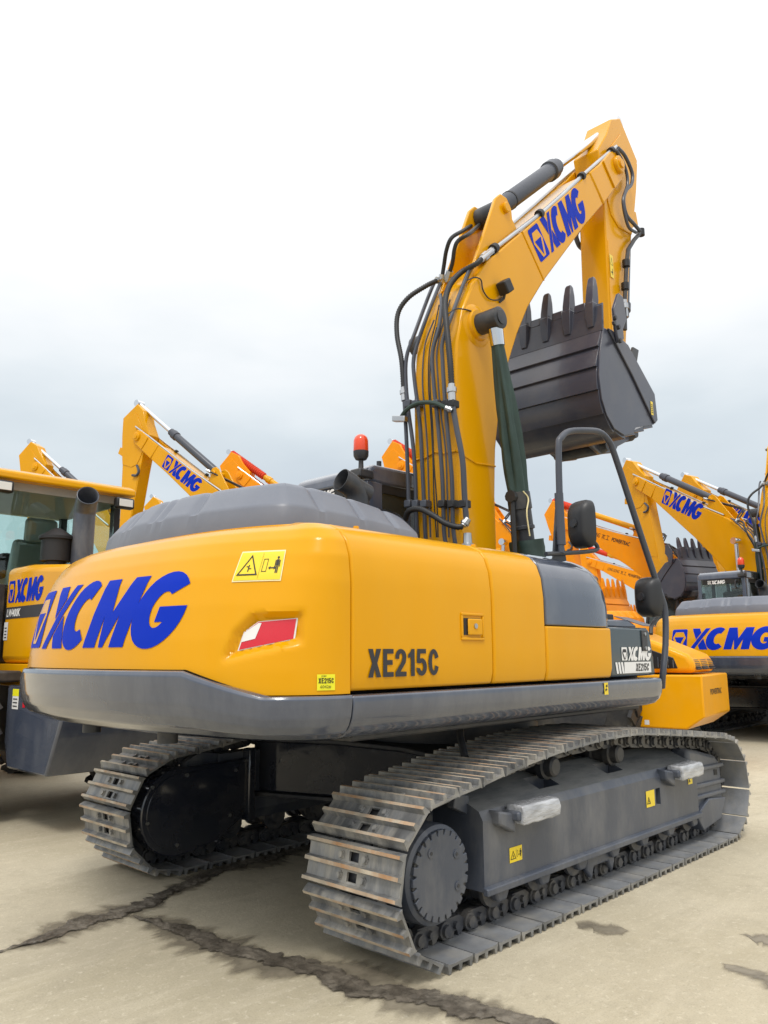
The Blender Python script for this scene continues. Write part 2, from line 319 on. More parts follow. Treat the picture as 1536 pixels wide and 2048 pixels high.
def ring_poly(p, t_):
    """outline band of a convex polygon p, thickness t_"""
    cx = sum(a for a, _ in p)/len(p); cy = sum(b_ for _, b_ in p)/len(p); q = []
    for i in range(len(p)):
        a = Vector(p[i-1]); b_ = Vector(p[i]); d = Vector(p[(i+1) % len(p)])
        n1 = Vector((-(b_-a).y, (b_-a).x)).normalized(); n2 = Vector((-(d-b_).y, (d-b_).x)).normalized()
        if n1.dot(Vector((cx, cy))-b_) < 0: n1, n2 = -n1, -n2
        m_ = (n1+n2).normalized(); q.append(tuple(b_+m_*(t_/max(.3, m_.dot(n1)))))
    return [[p[i], p[(i+1) % len(p)], q[(i+1) % len(p)], q[i]] for i in range(len(p))]
def warn_sticker(w_, h_, border=True, ml=None):
    s = h_; L_ = []
    if border: L_.append((*tess([rect(0, 0, w_, h_)], ml), 'cream')); L_.append((*tess([rect(.045*s, .045*s, w_-.045*s, h_-.045*s)], ml), 'sticker'))
    else: L_.append((*tess([rect(0, 0, w_, h_)]), 'sticker'))
    tw = min(w_*.44, h_*.8); x0 = w_*.06; y0 = h_*.2
    P = ring_poly([(x0, y0), (x0+tw, y0), (x0+tw*.5, y0+tw*.85)], s*.045)
    cx, cy = x0+tw*.5, y0+tw*.3
    P += [rect(cx-.02*s, cy-.12*s, cx+.02*s, cy+.10*s), rect(cx-.10*s, cy+.03*s, cx-.025*s, cy+.06*s), rect(cx+.025*s, cy-.04*s, cx+.11*s, cy-.01*s)]
    if w_ > h_*1.4:
        xm = w_*.52; P += [rect(xm-.004*s, .08*s, xm+.004*s, .92*s)]
        P += ring_poly(rect(w_*.56, h_*.30, w_*.66, h_*.72), .02*s)
        ax, ay = w_*.69, h_*.42; P += [rect(ax+.08*s, ay-.02*s, ax+.22*s, ay+.02*s), [(ax, ay), (ax+.08*s, ay-.06*s), (ax+.08*s, ay+.06*s)], [(ax+.30*s, ay), (ax+.22*s, ay+.06*s), (ax+.22*s, ay-.06*s)]]
        mx_, my = w_*.87, h_*.25
        P += [arc(mx_, my+.50*s, .045*s, .045*s, 0, 330, 8), rect(mx_-.055*s, my+.24*s, mx_+.055*s, my+.44*s), rect(mx_-.05*s, my, mx_-.008*s, my+.23*s), rect(mx_+.008*s, my, mx_+.05*s, my+.23*s), rect(mx_-.10*s, my+.2*s, mx_-.065*s, my+.42*s), rect(mx_+.065*s, my+.2*s, mx_+.10*s, my+.42*s)]
    elif h_ > w_*1.4:
        P = ring_poly([(w_*.15, h_*.55), (w_*.85, h_*.55), (w_*.5, h_*.9)], w_*.06)+[rect(w_*.25, h_*.2, w_*.75, h_*.26), rect(w_*.6, h_*.12, w_*.72, h_*.40)]
    L_.append((*tess(P, ml), 'decal_black')); return L_
# ================================================================== ground
m = MB(); S = 900
m.add([(-S, -S, 0), (S, -S, 0), (S, S, 0), (-S, S, 0)], [(0, 1, 2, 3)])
gr = m.build('concrete_yard', 'concrete'); tag(gr, 'pale dusty concrete yard under the machines', kind='structure')
def streak(name, label, pix, wid, seed, mt='mud', hgt=.010, step=.011, rows=22):
    """a band of wet mud following a joint of the concrete"""
    P = cr_path([onZ(x, y, 0) for x, y in pix], 10); ds = [0]
    for a, b_ in zip(P, P[1:]): ds.append(ds[-1]+(b_-a).length)
    n = int(ds[-1]/step); m = MB(); vs = []; cov = []; j = 0
    for i in range(n+1):
        s_ = ds[-1]*i/n
        while j < len(ds)-2 and ds[j+1] < s_: j += 1
        k = (s_-ds[j])/max(1e-6, ds[j+1]-ds[j]); c_ = P[j].lerp(P[j+1], k); d = (P[j+1]-P[j]).normalized(); nn = Vector((-d.y, d.x, 0))
        q = i/n*(len(wid)-1); a = int(min(q, len(wid)-2)); W_ = wid[a]+(wid[a+1]-wid[a])*(q-a)
        e = min(1, 6*i/n+.02, 6*(n-i)/n+.02)
        l = W_*e*(.72+.8*noise.noise((s_*2.1, seed, 0))+.42*noise.noise((s_*7, seed, 5))+.30*noise.noise((s_*19, seed, 9))+.22*noise.noise((s_*47, seed, 2)))
        r_ = W_*e*(.72+.8*noise.noise((s_*2.1, seed, 40))+.42*noise.noise((s_*7, seed, 45))+.30*noise.noise((s_*19, seed, 49))+.22*noise.noise((s_*47, seed, 42)))
        l = max(l, .012); r_ = max(r_, .012)
        for k in range(rows+1):
            f = k/rows; off = -l+(l+r_)*f; p = c_+nn*off
            z = (.005 if hgt else .0015)+hgt*min(1, 5*min(f, 1-f))*max(0, .35+.8*noise.noise((p.x*9, p.y*9, seed))+.8*noise.noise((p.x*27, p.y*27, seed)))
            vs.append((p.x, p.y, z)); cov.append(min(1, 2*min(f, 1-f))*min(1, 8*i/n, 8*(n-i)/n))
    m.add(vs, [(i*(rows+1)+k, i*(rows+1)+k+1, (i+1)*(rows+1)+k+1, (i+1)*(rows+1)+k) for i in range(n) for k in range(rows)])
    o = m.build(name, mt, ang=80); o.data.attributes.new('cover', 'FLOAT', 'POINT').data.foreach_set('value', cov); tag(o, label, kind='structure'); return o
streak('mud_joint', 'dark wet mud filling the concrete joint between the crawler tracks', [(-60, 1925), (60, 1885), (170, 1850), (250, 1825), (330, 1790), (430, 1745), (540, 1712), (640, 1690), (760, 1668)], [.08, .12, .13, .10, .09, .12, .17, .17, .08], 3)
streak('mud_joint', 'dark mud streak running from the joint fork to the near corner of the yard', [(235, 1828), (330, 1850), (420, 1885), (520, 1918), (620, 1938), (700, 1962), (800, 1990), (930, 2020), (1120, 2060), (1320, 2110)], [.07, .10, .115, .125, .12, .135, .125, .105, .10, .09], 11)
streak('damp_margin', 'faint damp margin round the muddy joint between the tracks', [(-60, 1925), (60, 1885), (170, 1850), (250, 1825), (330, 1790), (430, 1745), (540, 1712), (640, 1690), (760, 1668)], [.2, .3, .3, .24, .2, .28, .36, .36, .16], 5, 'wet', 0, .02, 10)
streak('damp_margin', 'faint damp margin along the mud streak to the near corner', [(225, 1826), (330, 1850), (420, 1885), (520, 1918), (620, 1938), (700, 1962), (800, 1990), (930, 2020), (1120, 2060), (1320, 2110)], [.16, .24, .27, .3, .28, .3, .3, .26, .24, .22], 15, 'wet', 0, .02, 10)
streak('damp_patch', 'small damp stain on the concrete beside the near track', [(1150, 1858), (1185, 1855), (1220, 1860), (1262, 1862)], [.08, .15, .16, .08], 21, 'wet', 0)
streak('damp_patch', 'damp stain reaching in at the right edge of the yard', [(1470, 1868), (1520, 1872), (1600, 1885), (1700, 1890)], [.08, .22, .3, .3], 25, 'wet', 0)
streak('damp_patch', 'faint damp smear low on the right of the yard', [(1440, 1925), (1490, 1945), (1540, 1965), (1620, 1990)], [.06, .12, .2, .2], 29, 'wet', 0)
# ================================================================== the big excavator
EX = empty('excavator', 'large yellow and grey crawler excavator in the foreground, seen from its rear right corner', 'excavator', group='yellow crawler excavators with blue lettering')
HG, SW = 1.165, .3075              # half gauge, half shoe width
SPR, IDL, RP = (-1.735, .40), (1.69, .40), .308   # pin line radius
# ---- path of the shoe plates, walked over the top to the front
pth = [Vector((SPR[0]+RP*math.cos(R(a)), SPR[1]+RP*math.sin(R(a)))) for a in range(266, 99, -4)]
pth += [Vector((p.x, p.z)) for p in cr_path([(x, 0, z-.062) for x, z in ((-1.72, .765), (-1.46, .797), (-1.25, .831), (-.866, .877), (-.54, .902), (-.3, .914), (.0, .917), (.27, .910), (.75, .868), (1.17, .828), (1.62, .785))], 8)]
pth += [Vector((IDL[0]+RP*math.cos(R(a)), IDL[1]+RP*math.sin(R(a)))) for a in range(80, -91, -4)]
pth.append(Vector((SPR[0], .092))); pth.append(pth[0].copy())
cum = [0]
for a, b_ in zip(pth, pth[1:]): cum.append(cum[-1]+(b_-a).length)
NS = round(cum[-1]/.194); PITCH = cum[-1]/NS
def on_path(s_):
    s_ %= cum[-1]; j = int(np.searchsorted(cum, s_, 'right')-1); j = min(j, len(pth)-2)
    k = (s_-cum[j])/max(1e-6, cum[j+1]-cum[j]); return pth[j].lerp(pth[j+1], k)
def shoe_mesh():
    full = [(-.0925, -.018), (-.0925, -.006), (-.091, -.001), (-.089, .002), (-.084, .030), (-.071, .030), (-.064, .002), (-.013, 0), (-.008, .028), (.007, .028), (.013, 0), (.062, .002), (.070, .030), (.083, .030), (.089, .002), (.0905, -.004), (.0905, -.018), (.08, -.012), (-.08, -.012)]
    tips = {(2), (3), (4), (7), (8), (11), (12)}; inner = {16, 17, 18, 15}
    m = MB()
    for y0, y1 in ((-SW, -.032), (.032, SW)):
        k = len(m.mi); m.prism(full, 'xz', y0, y1); n = len(full)
        for i in range(n): m.mi[k+2+i] = 1 if i in (4, 8, 12) else (2 if i in inner else 0)
    for part in ([(-.0925, -.018), (-.0925, -.006), (-.091, -.001), (-.089, .002), (-.084, .030), (-.071, .030), (-.064, .002), (-.056, 0), (-.056, -.012)],
                 [(-.02, -.012), (-.02, 0), (-.013, 0), (-.008, .028), (.007, .028), (.013, 0), (.02, 0), (.02, -.012)],
                 [(.056, -.012), (.056, 0), (.062, .002), (.070, .030), (.083, .030), (.089, .002), (.0905, -.004), (.0905, -.018)]):
        k = len(m.mi); m.prism(part, 'xz', -.032, .032)
        m.mi[k+2+(4 if part[0][0] < -.09 else 3)] = 1
    for x in (-.039, .039):
        for y in (-.078, .078): m.lathe((x, y, -.001), (x, y, .018), [(0, .019), (.3, .019), (.31, .014), (1, .013)], 6)
    return m
def link_mesh():
    m = MB()
    for s_ in (-1, 1):
        m.prism([(-.1, -.05), (-.075, -.02), (-.05, -.012), (-.045, -.04), (-.02, -.04), (-.015, -.012), (.02, -.012), (.025, -.04), (.05, -.04), (.055, -.012), (.09, -.03), (.105, -.06), (.09, -.09), (.06, -.108), (-.06, -.108), (-.098, -.085)], 'xz', s_*.065, s_*.095)
        m.lathe((.06, s_*.066, -.062), (.06, s_*.125, -.062), [(0, .042), (.7, .042), (.72, .030), (1, .028)], 12)
        m.lathe((-.03, s_*.066, -.066), (-.03, s_*.112, -.066), [(0, .022), (1, .018)], 8)
    m.cyl((.06, -.07, -.062), (.06, .07, -.062), .03, n=10)
    return m
def pin_mesh():
    m = MB()
    return m
SHOE = LINK = None
def link_obj(o, me_name, loc, rot, parent):
    c_ = o.copy(); COL.objects.link(c_); c_.parent = parent; c_.location = loc; c_.rotation_euler = rot; c_.scale = (1, 1, 1); return c_
def track(sgn, phase):
    global SHOE, LINK
    y = sgn*HG; m = MB()
    # the bushing chain: one closed belt on the pin line, carrying shoes and links
    N = 120; rs = []
    for k in range(N):
        a = on_path(cum[-1]*k/N); b_ = on_path(cum[-1]*k/N+.02); e = (b_-a).normalized(); q = Vector((-e.y, e.x))*.022
        rs.append([(a.x-q.x, y-.05, a.y-q.y), (a.x-q.x, y+.05, a.y-q.y), (a.x+q.x, y+.05, a.y+q.y), (a.x+q.x, y-.05, a.y+q.y)])
    rs.append(rs[0]); m.rings(rs, True, False)
    tr = m.build('crawler_track', 'link', EX, org=(0, 0, 0))
    for k in range(NS):
        s_ = phase+k*PITCH; a = on_path(s_); b_ = on_path(s_+PITCH); d = (b_-a).normalized(); c_ = (a+b_)/2+Vector((-d.y, d.x))*.062
        rot = (0, -math.atan2(d.y, d.x), 0); loc = (c_.x, y, c_.y)
        if SHOE is None:
            SHOE = shoe_mesh().build('track_shoe', ['shoe', 'grouser', 'shoe_inner'], tr, org=(0, 0, 0), bevel=0); SHOE.location = loc; SHOE.rotation_euler = rot
            LINK = link_mesh().build('chain_link', 'link', tr, org=(0, 0, 0)); LINK.location = loc; LINK.rotation_euler = rot
        else:
            so_ = link_obj(SHOE, '', loc, (rot[0]+random.uniform(-.004, .004), rot[1]+random.uniform(-.012, .012), random.uniform(-.006, .006)), tr); link_obj(LINK, '', loc, rot, tr)
            mid = on_path(s_+PITCH/2)
            if (mid-(a+b_)/2).length > .008: so_.scale = (1.15, 1, 1)    # shoes round the end wheels are set a little longer to lap
    return tr
TR_R = track(-1, .03); TR_L = track(1, .12)
def frame(sgn):
    m = MB(); f = lambda P: [(sgn*a, z) for a, z in P]
    sec = [(1.37, .245), (1.37, .585), (1.345, .630), (1.10, .735), (.95, .735), (.95, .32), (1.0, .245)]
    hole = [(1.37, .245), (1.37, .585), (1.345, .630), (1.285, .656), (1.285, .45), (1.175, .45), (1.175, .703), (1.10, .735), (.95, .735), (.95, .32), (1.0, .245)]
    slot = [(1.37, .245), (1.37, .40), (1.28, .40), (1.28, .51), (1.37, .51), (1.37, .585), (1.345, .630), (1.10, .735), (.95, .735), (.95, .32), (1.0, .245)]
    cuts = [(-1.36, -.70, sec), (-.70, -.48, hole), (-.48, .10, sec), (.10, .32, hole), (.32, .60, sec), (.60, .67, slot), (.67, 1.29, sec)]
    for a, b_, P in cuts: m.prism(f(P), 'yz', a, b_)
    fr = m.build('track_frame', ['frame_grey', 'frame_top_lit'], EX, ang=20)
    fr.data.polygons.foreach_set('material_index', [1 if p.normal.z > .6 else 0 for p in fr.data.polygons])  # upward faces take the paler grey with the light painted in
    def sub(name, mt, bevel=.006, **k): return lambda mm: mm.build(name, mt, fr, bevel=bevel, **k)
    mm = MB(); mm.prism(f([(1.362, .228), (1.395, .228), (1.395, .262), (1.362, .272)]), 'yz', -1.365, 1.30); sub('bottom_rail', 'frame_grey')(mm)
    # rear bracket plates by the sprocket
    mm = MB(); mm.prism([(-1.66, .60), (-1.36, .50), (-1.36, .74), (-1.50, .76), (-1.62, .70)], 'xz', sgn*.98, sgn*1.04); mm.prism([(-1.47, .655), (-1.34, .60), (-1.34, .70), (-1.45, .72)], 'xz', sgn*1.22, sgn*1.27); mm.box(-1.48, -1.34, *sorted((sgn*1.02, sgn*1.25)), .685, .715); sub('rear_bracket', 'frame_grey')(mm)
    # front guard round the idler
    mm = MB(); mm.prism([(1.24, .26), (1.24, .715), (1.36, .70), (1.74, .625), (1.84, .56), (1.85, .30), (1.70, .20), (1.42, .20), (1.36, .26)], 'xz', sgn*1.19, sgn*1.34); sub('idler_guard', 'frame_grey', .03, ang=25)(mm)
    mm = MB()
    for z in (.56, .44, .36): mm.prism([(1.20, z-.02), (1.85, z-.03), (1.85, z), (1.20, z+.015)], 'xz', sgn*1.335, sgn*1.362)
    mm.prism([(1.25, .24), (1.50, .33), (1.82, .30), (1.70, .16), (1.36, .12)], 'xz', sgn*1.20, sgn*1.37); sub('guard_rib', 'frame_grey', .008)(mm)
    mm = MB(); mm.prism([(1.69, .52), (1.75, .515), (1.75, .475), (1.69, .48)], 'xz', sgn*1.335, sgn*1.344); sub('guard_slot', 'black', 0)(mm)
    # steps wrapped in plastic film
    for x in (-.98, .98):
        mm = MB(); mm.prism([(x-.19, .565), (x+.02, .565), (x+.02, .615), (x-.19, .615)], 'xz', sgn*1.30, sgn*1.46); mm.prism([(x-.30, .56), (x-.16, .50), (x-.16, .60), (x-.30, .63)], 'xz', sgn*1.32, sgn*1.42); st = sub('step', 'frame_grey', .012)(mm)
        mm = MB(); rs = []
        for i in range(9):
            xx = x-.165+i*.045; e = .002*math.sin(i*2.3)
            rs.append([(xx, sgn*(1.36+e), .552+e), (xx, sgn*(1.475+e), .545-e), (xx, sgn*(1.482-e), .60), (xx, sgn*(1.47+e), .642+e), (xx, sgn*(1.36-e), .645-e)])
        mm.rings(rs); mm.build('plastic_wrap', 'plastic_wrap', fr, bevel=.01)
    # carrier rollers on top, lower rollers
    for x in (-.55, .25):
        mm = MB(); mm.lathe((x, sgn*.98, .765), (x, sgn*1.31, .765), [(0, .04), (.1, .055), (.3, .055), (.32, .075), (.42, .075), (.45, .058), (.68, .058), (.7, .078), (.82, .078), (.84, .06), (.97, .058), (1, .045)], 20); mm.box(x-.04, x+.04, *sorted((sgn*1.06, sgn*1.12)), .70, .775); sub('carrier_roller', 'dark', 0)(mm)
    for i in range(7):
        x = -1.19+i*.405
        mm = MB(); mm.lathe((x, sgn*(HG-.17), .228), (x, sgn*(HG+.17), .228), [(0, .05), (.08, .06), (.1, .10), (.18, .10), (.2, .078), (.4, .078), (.42, .05), (.58, .05), (.6, .078), (.8, .078), (.82, .10), (.9, .10), (.92, .06), (1, .05)], 20)
        rl = sub('track_roller', 'link', 0)(mm)
        mm = MB(); mm.prism([(x-.055, .262), (x-.06, .21), (x-.035, .168), (x+.035, .168), (x+.06, .21), (x+.055, .262)], 'xz', sgn*(HG+.145), sgn*(HG+.195)); sub('roller_bracket', 'frame_grey', .012)(mm)
    mm = MB(); mm.prism([(-.27, .26), (-.29, .14), (-.23, .085), (-.20, .15), (-.02, .15), (.02, .085), (.06, .14), (.04, .26)], 'xz', sgn*(HG+.13), sgn*(HG+.165)); sub('track_guide', 'frame_grey', .01)(mm)
    mm = MB(); mm.lathe((IDL[0], sgn*(HG-.1), .40), (IDL[0], sgn*(HG+.1), .40), [(0, .08), (.02, .225), (.12, .245), (.3, .245), (.32, .262), (.68, .262), (.7, .245), (.88, .245), (.98, .225), (1, .08)], 36); sub('idler_wheel', 'dark', 0)(mm)
    pts_ = []
    for i in range(21):
        a = 2*math.pi*i/21
        for da, rr in ((-.10, .245), (-.045, .285), (.045, .285), (.10, .245)): pts_.append((SPR[0]+rr*math.cos(a+da), SPR[1]+rr*math.sin(a+da)))
    mm = MB(); mm.prism(pts_, 'xz', sgn*(HG-.03), sgn*(HG+.03)); sub('sprocket', 'dark', 0)(mm)
    # stickers
    if sgn < 0:
        for x, z, w_, h_ in ((-1.14, .345, .115, .075), (.45, .405, .125, .105), (1.13, .475, .075, .075)): decal('warning_sticker', warn_sticker(w_, h_, False), plane_map((x, -1.37, z), (1, 0, 0), (0, 0, 1)), fr)
    return fr
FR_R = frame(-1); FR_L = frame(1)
# final drive, right: drum with a notched cover
m = MB(); m.lathe((SPR[0], -.98, .405), (SPR[0], -1.385, .405), [(0, .20), (.35, .215), (.36, .228), (.92, .226), (.97, .222), (1, .205)], 48)
FD = m.build('final_drive', 'frame_grey', EX, ang=25)
pts_ = []
for i in range(24):
    a = 2*math.pi*i/24
    for da, rr in ((-.11, .178), (-.085, .203), (.085, .203), (.11, .178)): pts_.append((SPR[0]+rr*math.cos(a+da), .405+rr*math.sin(a+da)))
m = MB(); m.prism(pts_, 'xz', -1.384, -1.404); m.build('cover', 'frame_grey', FD, bevel=.003)
for i in range(24):
    a = 2*math.pi*(i+.5)/24
    if i % 4 == 3: continue
    m = MB(); c_ = (SPR[0]+.189*math.cos(a), .405+.189*math.sin(a)); m.lathe((c_[0], -1.384, c_[1]), (c_[0], -1.397, c_[1]), [(0, .012), (1, .012)], 8); m.build('cover_bolt', 'dark', FD)
for a in (125, 35, -30):
    c_ = (SPR[0]+.135*math.cos(R(a)), .405+.135*math.sin(R(a)))
    m = MB(); m.lathe((c_[0], -1.403, c_[1]), (c_[0], -1.409, c_[1]), [(0, .021), (.9, .021), (.91, .017), (.95, .017)], 14); m.lathe((c_[0], -1.403, c_[1]), (c_[0], -1.411, c_[1]), [(0, .009), (1, .009)], 6, mi=1); m.build('plug', ['frame_grey', 'dark'], FD)
# left drive seen from inside: rounded cover plate
def dshape(r_, k=0): return [(SPR[0]+.03+r_*math.cos(R(a)), .40+r_*math.sin(R(a))) for a in range(80, 281, 8)]+[(-1.42+k, .17-k*.2), (-1.17+k, .34-k), (-1.17+k, .665+k)]
m = MB(); m.prism(dshape(.285, .03), 'xz', .90, 1.02); LC = m.build('motor_guard', 'navy', EX, bevel=.012)
m = MB(); m.prism(dshape(.245), 'xz', .892, .8995); m.build('guard_plate', 'navy', LC, bevel=.003)
for x, z in ((-1.92, .58), (-1.945, .36), (-1.72, .19), (-1.30, .32), (-1.26, .62), (-1.66, .63)):
    m = MB(); m.lathe((x, .893, z), (x, .882, z), [(0, .014), (1, .013)], 6); m.build('guard_bolt', 'steel', LC)
m = MB(); m.box(-1.16, -1.10, .86, .95, .26, .76); m.build('guard_post', 'navy', LC, bevel=.01)
# right drive, inner side and X-frame
m = MB(); m.lathe((SPR[0], -.98, .405), (SPR[0], -.88, .405), [(0, .2), (1, .19)], 24); m.build('travel_motor', 'navy', EX)
m = MB(); m.prism([(-1.02, 1.0), (-.86, 1.0), (-.50, .40), (-.50, -.40), (-.86, -1.0), (-1.02, -1.0), (-.78, -.30), (-.78, .30)], 'xy', .44, .80)
m.prism([(1.02, 1.0), (.86, 1.0), (.50, .40), (.50, -.40), (.86, -1.0), (1.02, -1.0), (.78, -.30), (.78, .30)], 'xy', .44, .80); m.box(-.52, .52, -.5, .5, .42, .82)
XF = m.build('x_frame', 'navy', EX, bevel=.012)
for z0, z1 in ((.80, .83), (.41, .44)):
    m = MB(); m.prism([(-1.06, 1.0), (-.5, .9), (-.5, -.9), (-1.06, -1.0), (-.82, -.30), (-.82, .30)], 'xy', z0, z1); m.build('frame_flange', 'dark', XF, bevel=.006)
m = MB(); m.lathe((0, 0, .82), (0, 0, 1.04), [(0, .66), (.3, .66), (.31, .70), (.6, .70), (.62, .62), (1, .62)], 64); SWR = m.build('swing_bearing', 'dark', EX)
for i in range(30):
    a = 2*math.pi*i/30; m = MB(); m.cyl((.675*math.cos(a), .675*math.sin(a), .945), (.675*math.cos(a), .675*math.sin(a), .985), .014, n=6); m.build('bearing_bolt', 'steel', SWR)
m = MB(); m.box(-2.15, .74, -1.22, 1.22, 1.03, 1.26); m.box(.74, 1.45, .30, 1.22, 1.03, 1.255); m.box(-1.9, 1.3, -.9, .9, .99, 1.04); DECK = m.build('upper_frame', 'dark', EX, bevel=.01)
m = MB(); m.tube([(-1.0, -.95, 1.03), (-1.06, -1.0, .95), (-1.15, -1.1, .86)], .022, 8); m.build('drain_pipe', 'dark', EX)
for px, py in ((183, 1466), (335, 1488)):
    p = onZ(px, py, 1.0); m = MB(); m.cyl((p.x, p.y, 1.06), (p.x, p.y, 1.005), .05, n=14); m.build('mounting_bolt', 'dark', EX)
# ================================================================== counterweight
W_, TN = 1.37, 2.4
fine = []
for i in range(4001):
    a = math.pi*(i/4000-.5); fine.append(Vector((-2.3-.60*max(0, math.cos(a))**(2/TN), W_*math.copysign(abs(math.sin(a))**(2/TN), math.sin(a)))))
fc = np.concatenate([[0], np.cumsum([(b_-a).length for a, b_ in zip(fine, fine[1:])])])
TLEN = float(fc[-1]); fx = np.array([p.x for p in fine]); fy = np.array([p.y for p in fine])
def tail(s_):
    """plan curve of the tail by arc length from the middle (s<0: right side) -> point, outward normal"""
    q = s_+TLEN/2; q = min(max(q, 0), TLEN); e = .01
    x, y = np.interp(q, fc, fx), np.interp(q, fc, fy); a = max(q-e, 0); b_ = min(q+e, TLEN)
    d = Vector((np.interp(b_, fc, fx)-np.interp(a, fc, fx), np.interp(b_, fc, fy)-np.interp(a, fc, fy))).normalized()
    return Vector((x, y)), Vector((-d.y, d.x))
SIDE = ([1.2, 1.255, 1.45, 1.75, 1.87, 1.95, 2.0, 2.035, 2.055], [.0, .0, 0, .0, .012, .04, .085, .16, .30])
REAR = ([1.2, 1.36, 1.5, 1.65, 1.78, 1.88, 1.95, 2.0, 2.03, 2.05], [.02, .02, .035, .062, .098, .142, .185, .235, .29, .38])
def seam(y):
    y = abs(y); k = min(max((y-.84)/.36, 0), 1); return 1.362-.107*k
def inpoly(p, P):
    c_ = False
    for i in range(len(P)):
        a, b_ = P[i], P[i-1]
        if (a[1] > p[1]) != (b_[1] > p[1]) and p[0] < (b_[0]-a[0])*(p[1]-a[1])/(b_[1]-a[1])+a[0]: c_ = not c_
    return c_
def dist_poly(p, P):
    d = 9
    for i in range(len(P)):
        a = Vector(P[i-1]); b_ = Vector(P[i]); q = Vector(p); k = min(max((q-a).dot(b_-a)/(b_-a).length_squared, 0), 1); d = min(d, (q-a-(b_-a)*k).length)
    return d
RECESS = None
def cw_pt(s_, z, extra=0):
    p, n = tail(s_); wr = max(0, -n.x); wr = wr*wr*(3-2*wr)
    ins = float(np.interp(z, *SIDE))*(1-wr)+float(np.interp(z, *REAR))*wr
    if RECESS and s_ < 0 and 1.40 < z < 1.70:
        d = dist_poly((s_, z), RECESS); ins += .040*(min(1, d/.03)**1.4 if inpoly((s_, z), RECESS) else 0)
    p = p-n*(ins-extra); return Vector((p.x, p.y, z))
# where the photograph puts the reflector and the recess round it, read on the tail surface itself
def tail_hit(px, py):
    d = ray(px, py); best = None
    for k in range(400, 2400):
        q = CAM+d*(k*.0025+1.0)
        if q.x < -2.2: pass
        # inside test against the plan curve at this height
        for_y = abs(q.y)
        if for_y < W_ and q.x > -2.3-.60*(1-(for_y/W_)**TN)**(1/TN)+float(np.interp(q.z, *REAR))*.9: best = q; break
    a = math.asin(max(-1, min(1, math.copysign((min(1, abs(best.y)/W_))**(TN/2), best.y)))); q = (a/math.pi+.5)*4000
    return float(np.interp(q, range(4001), fc))-TLEN/2, best.z
RECESS = [tail_hit(x, y) for x, y in ((440, 1327), (468, 1264), (513, 1224), (634, 1219), (622, 1288))]
def cw_mesh(z_of, nz_, ns=230, cap_z=None):
    m = MB(); vs = []
    for j in range(nz_+1):
        for i in range(ns+1):
            s_ = -TLEN/2+TLEN*i/ns; vs.append(z_of(s_, j/nz_))
    n = ns+1; fs = [(j*n+i, j*n+i+1, (j+1)*n+i+1, (j+1)*n+i) for j in range(nz_) for i in range(ns)]
    m.add(vs, fs); return m, n
def up_pt(s_, t_):
    p, _ = tail(s_); z0 = seam(p.y)+.004; zz = z0+(2.055-z0)*(1-(1-t_)**1.5); return cw_pt(s_, zz)
m, n = cw_mesh(up_pt, 64)
o_ = 64*n; m.f.append(tuple(range(o_, o_+n))); m.mi.append(0); m.f.append(tuple(j*n for j in range(65))+tuple(j*n+n-1 for j in range(64, -1, -1))); m.mi.append(0)
CW = m.build('counterweight', 'yellow', EX, ang=40)
LOW = [(1, .0, .0), (.985, -.010, -.010), (.93, -.016, -.016), (.8, -.014, -.014), (.55, -.006, -.004), (.38, .008, .014), (.22, .03, .05), (.10, .075, .12), (.03, .14, .23), (0, .22, .36), (-.005, .6, 1.0)]
def low_pt(s_, t_):
    p, nn = tail(s_); z1 = seam(p.y); i = t_*(len(LOW)-1); a = int(min(i, len(LOW)-2)); k = i-a
    fz = LOW[a][0]+(LOW[a+1][0]-LOW[a][0])*k; si = LOW[a][1]+(LOW[a+1][1]-LOW[a][1])*k; re = LOW[a][2]+(LOW[a+1][2]-LOW[a][2])*k
    wr = max(0, -nn.x); ins = si*(1-wr)+re*wr; q = p-nn*ins; zb = 1.045; return Vector((q.x, q.y, zb+(z1-zb)*fz))
m, n = cw_mesh(low_pt, 50)
m.f.append(tuple(j*n for j in range(51))+tuple(j*n+n-1 for j in range(50, -1, -1))); m.mi.append(0); m.f.append(tuple(range(0, n))); m.mi.append(0)
CWL = m.build('counterweight_base', 'grey', CW, ang=50); CWL['label'] = 'dark grey lower band of the counterweight'
def tail_map(s0, z0, sgn=-1):
    """u runs to the right as seen from behind: towards negative s"""
    return lambda u, v, l: cw_pt(s0+sgn*u, z0+v, .0035+.0018*l)
decal('lettering', [([(x, y*.95) for x, y in v], f, mt) for v, f, mt in logo_layers(1.76, 'blue', 'yellow', .05)], tail_map(.945, 1.470), CW, 'large blue lettering across the tail')
sA = tail_hit(478, 1160); sB = tail_hit(590, 1166); wv = sA[0]-sB[0]
st = warn_sticker(abs(wv), .145, True, .025); sh = [([(x+.16*(y-.07), y) for x, y in v], f, mt) for v, f, mt in [(*tess([[(x, y) for x, y in p] for p in [rect(0, 0, abs(wv), .145)]], .05), 'cream')]]
decal('warning_sticker', [([(x+.14*y, y) for x, y in v], f, mt) for v, f, mt in st], tail_map(sA[0]+.01, sA[1]-.008), CW)
def poly_on_tail(pix): return [tail_hit(x, y) for x, y in pix]
refl = poly_on_tail(((471, 1302), (487, 1263), (521, 1242), (616, 1235), (603, 1278)))
cx = sum(p[0] for p in refl)/5; cz = sum(p[1] for p in refl)/5; sm = lambda P, k: [(cx+(a-cx)*k, cz+(b_-cz)*k) for a, b_ in P]
whitep = poly_on_tail(((481, 1284), (489, 1264), (522, 1245), (529, 1245), (512, 1277)))
ly = [(*tess([refl], .04), 'white'), (*tess([sm(refl, .94)], .04), 'red'), (*tess([whitep], .04), 'white')]
decal('reflector', ly, lambda u, v, l: cw_pt(u, v, .004+.002*l), CW, 'red and white reflector panel in a recess of the counterweight')
p0 = tail_hit(641, 1381)
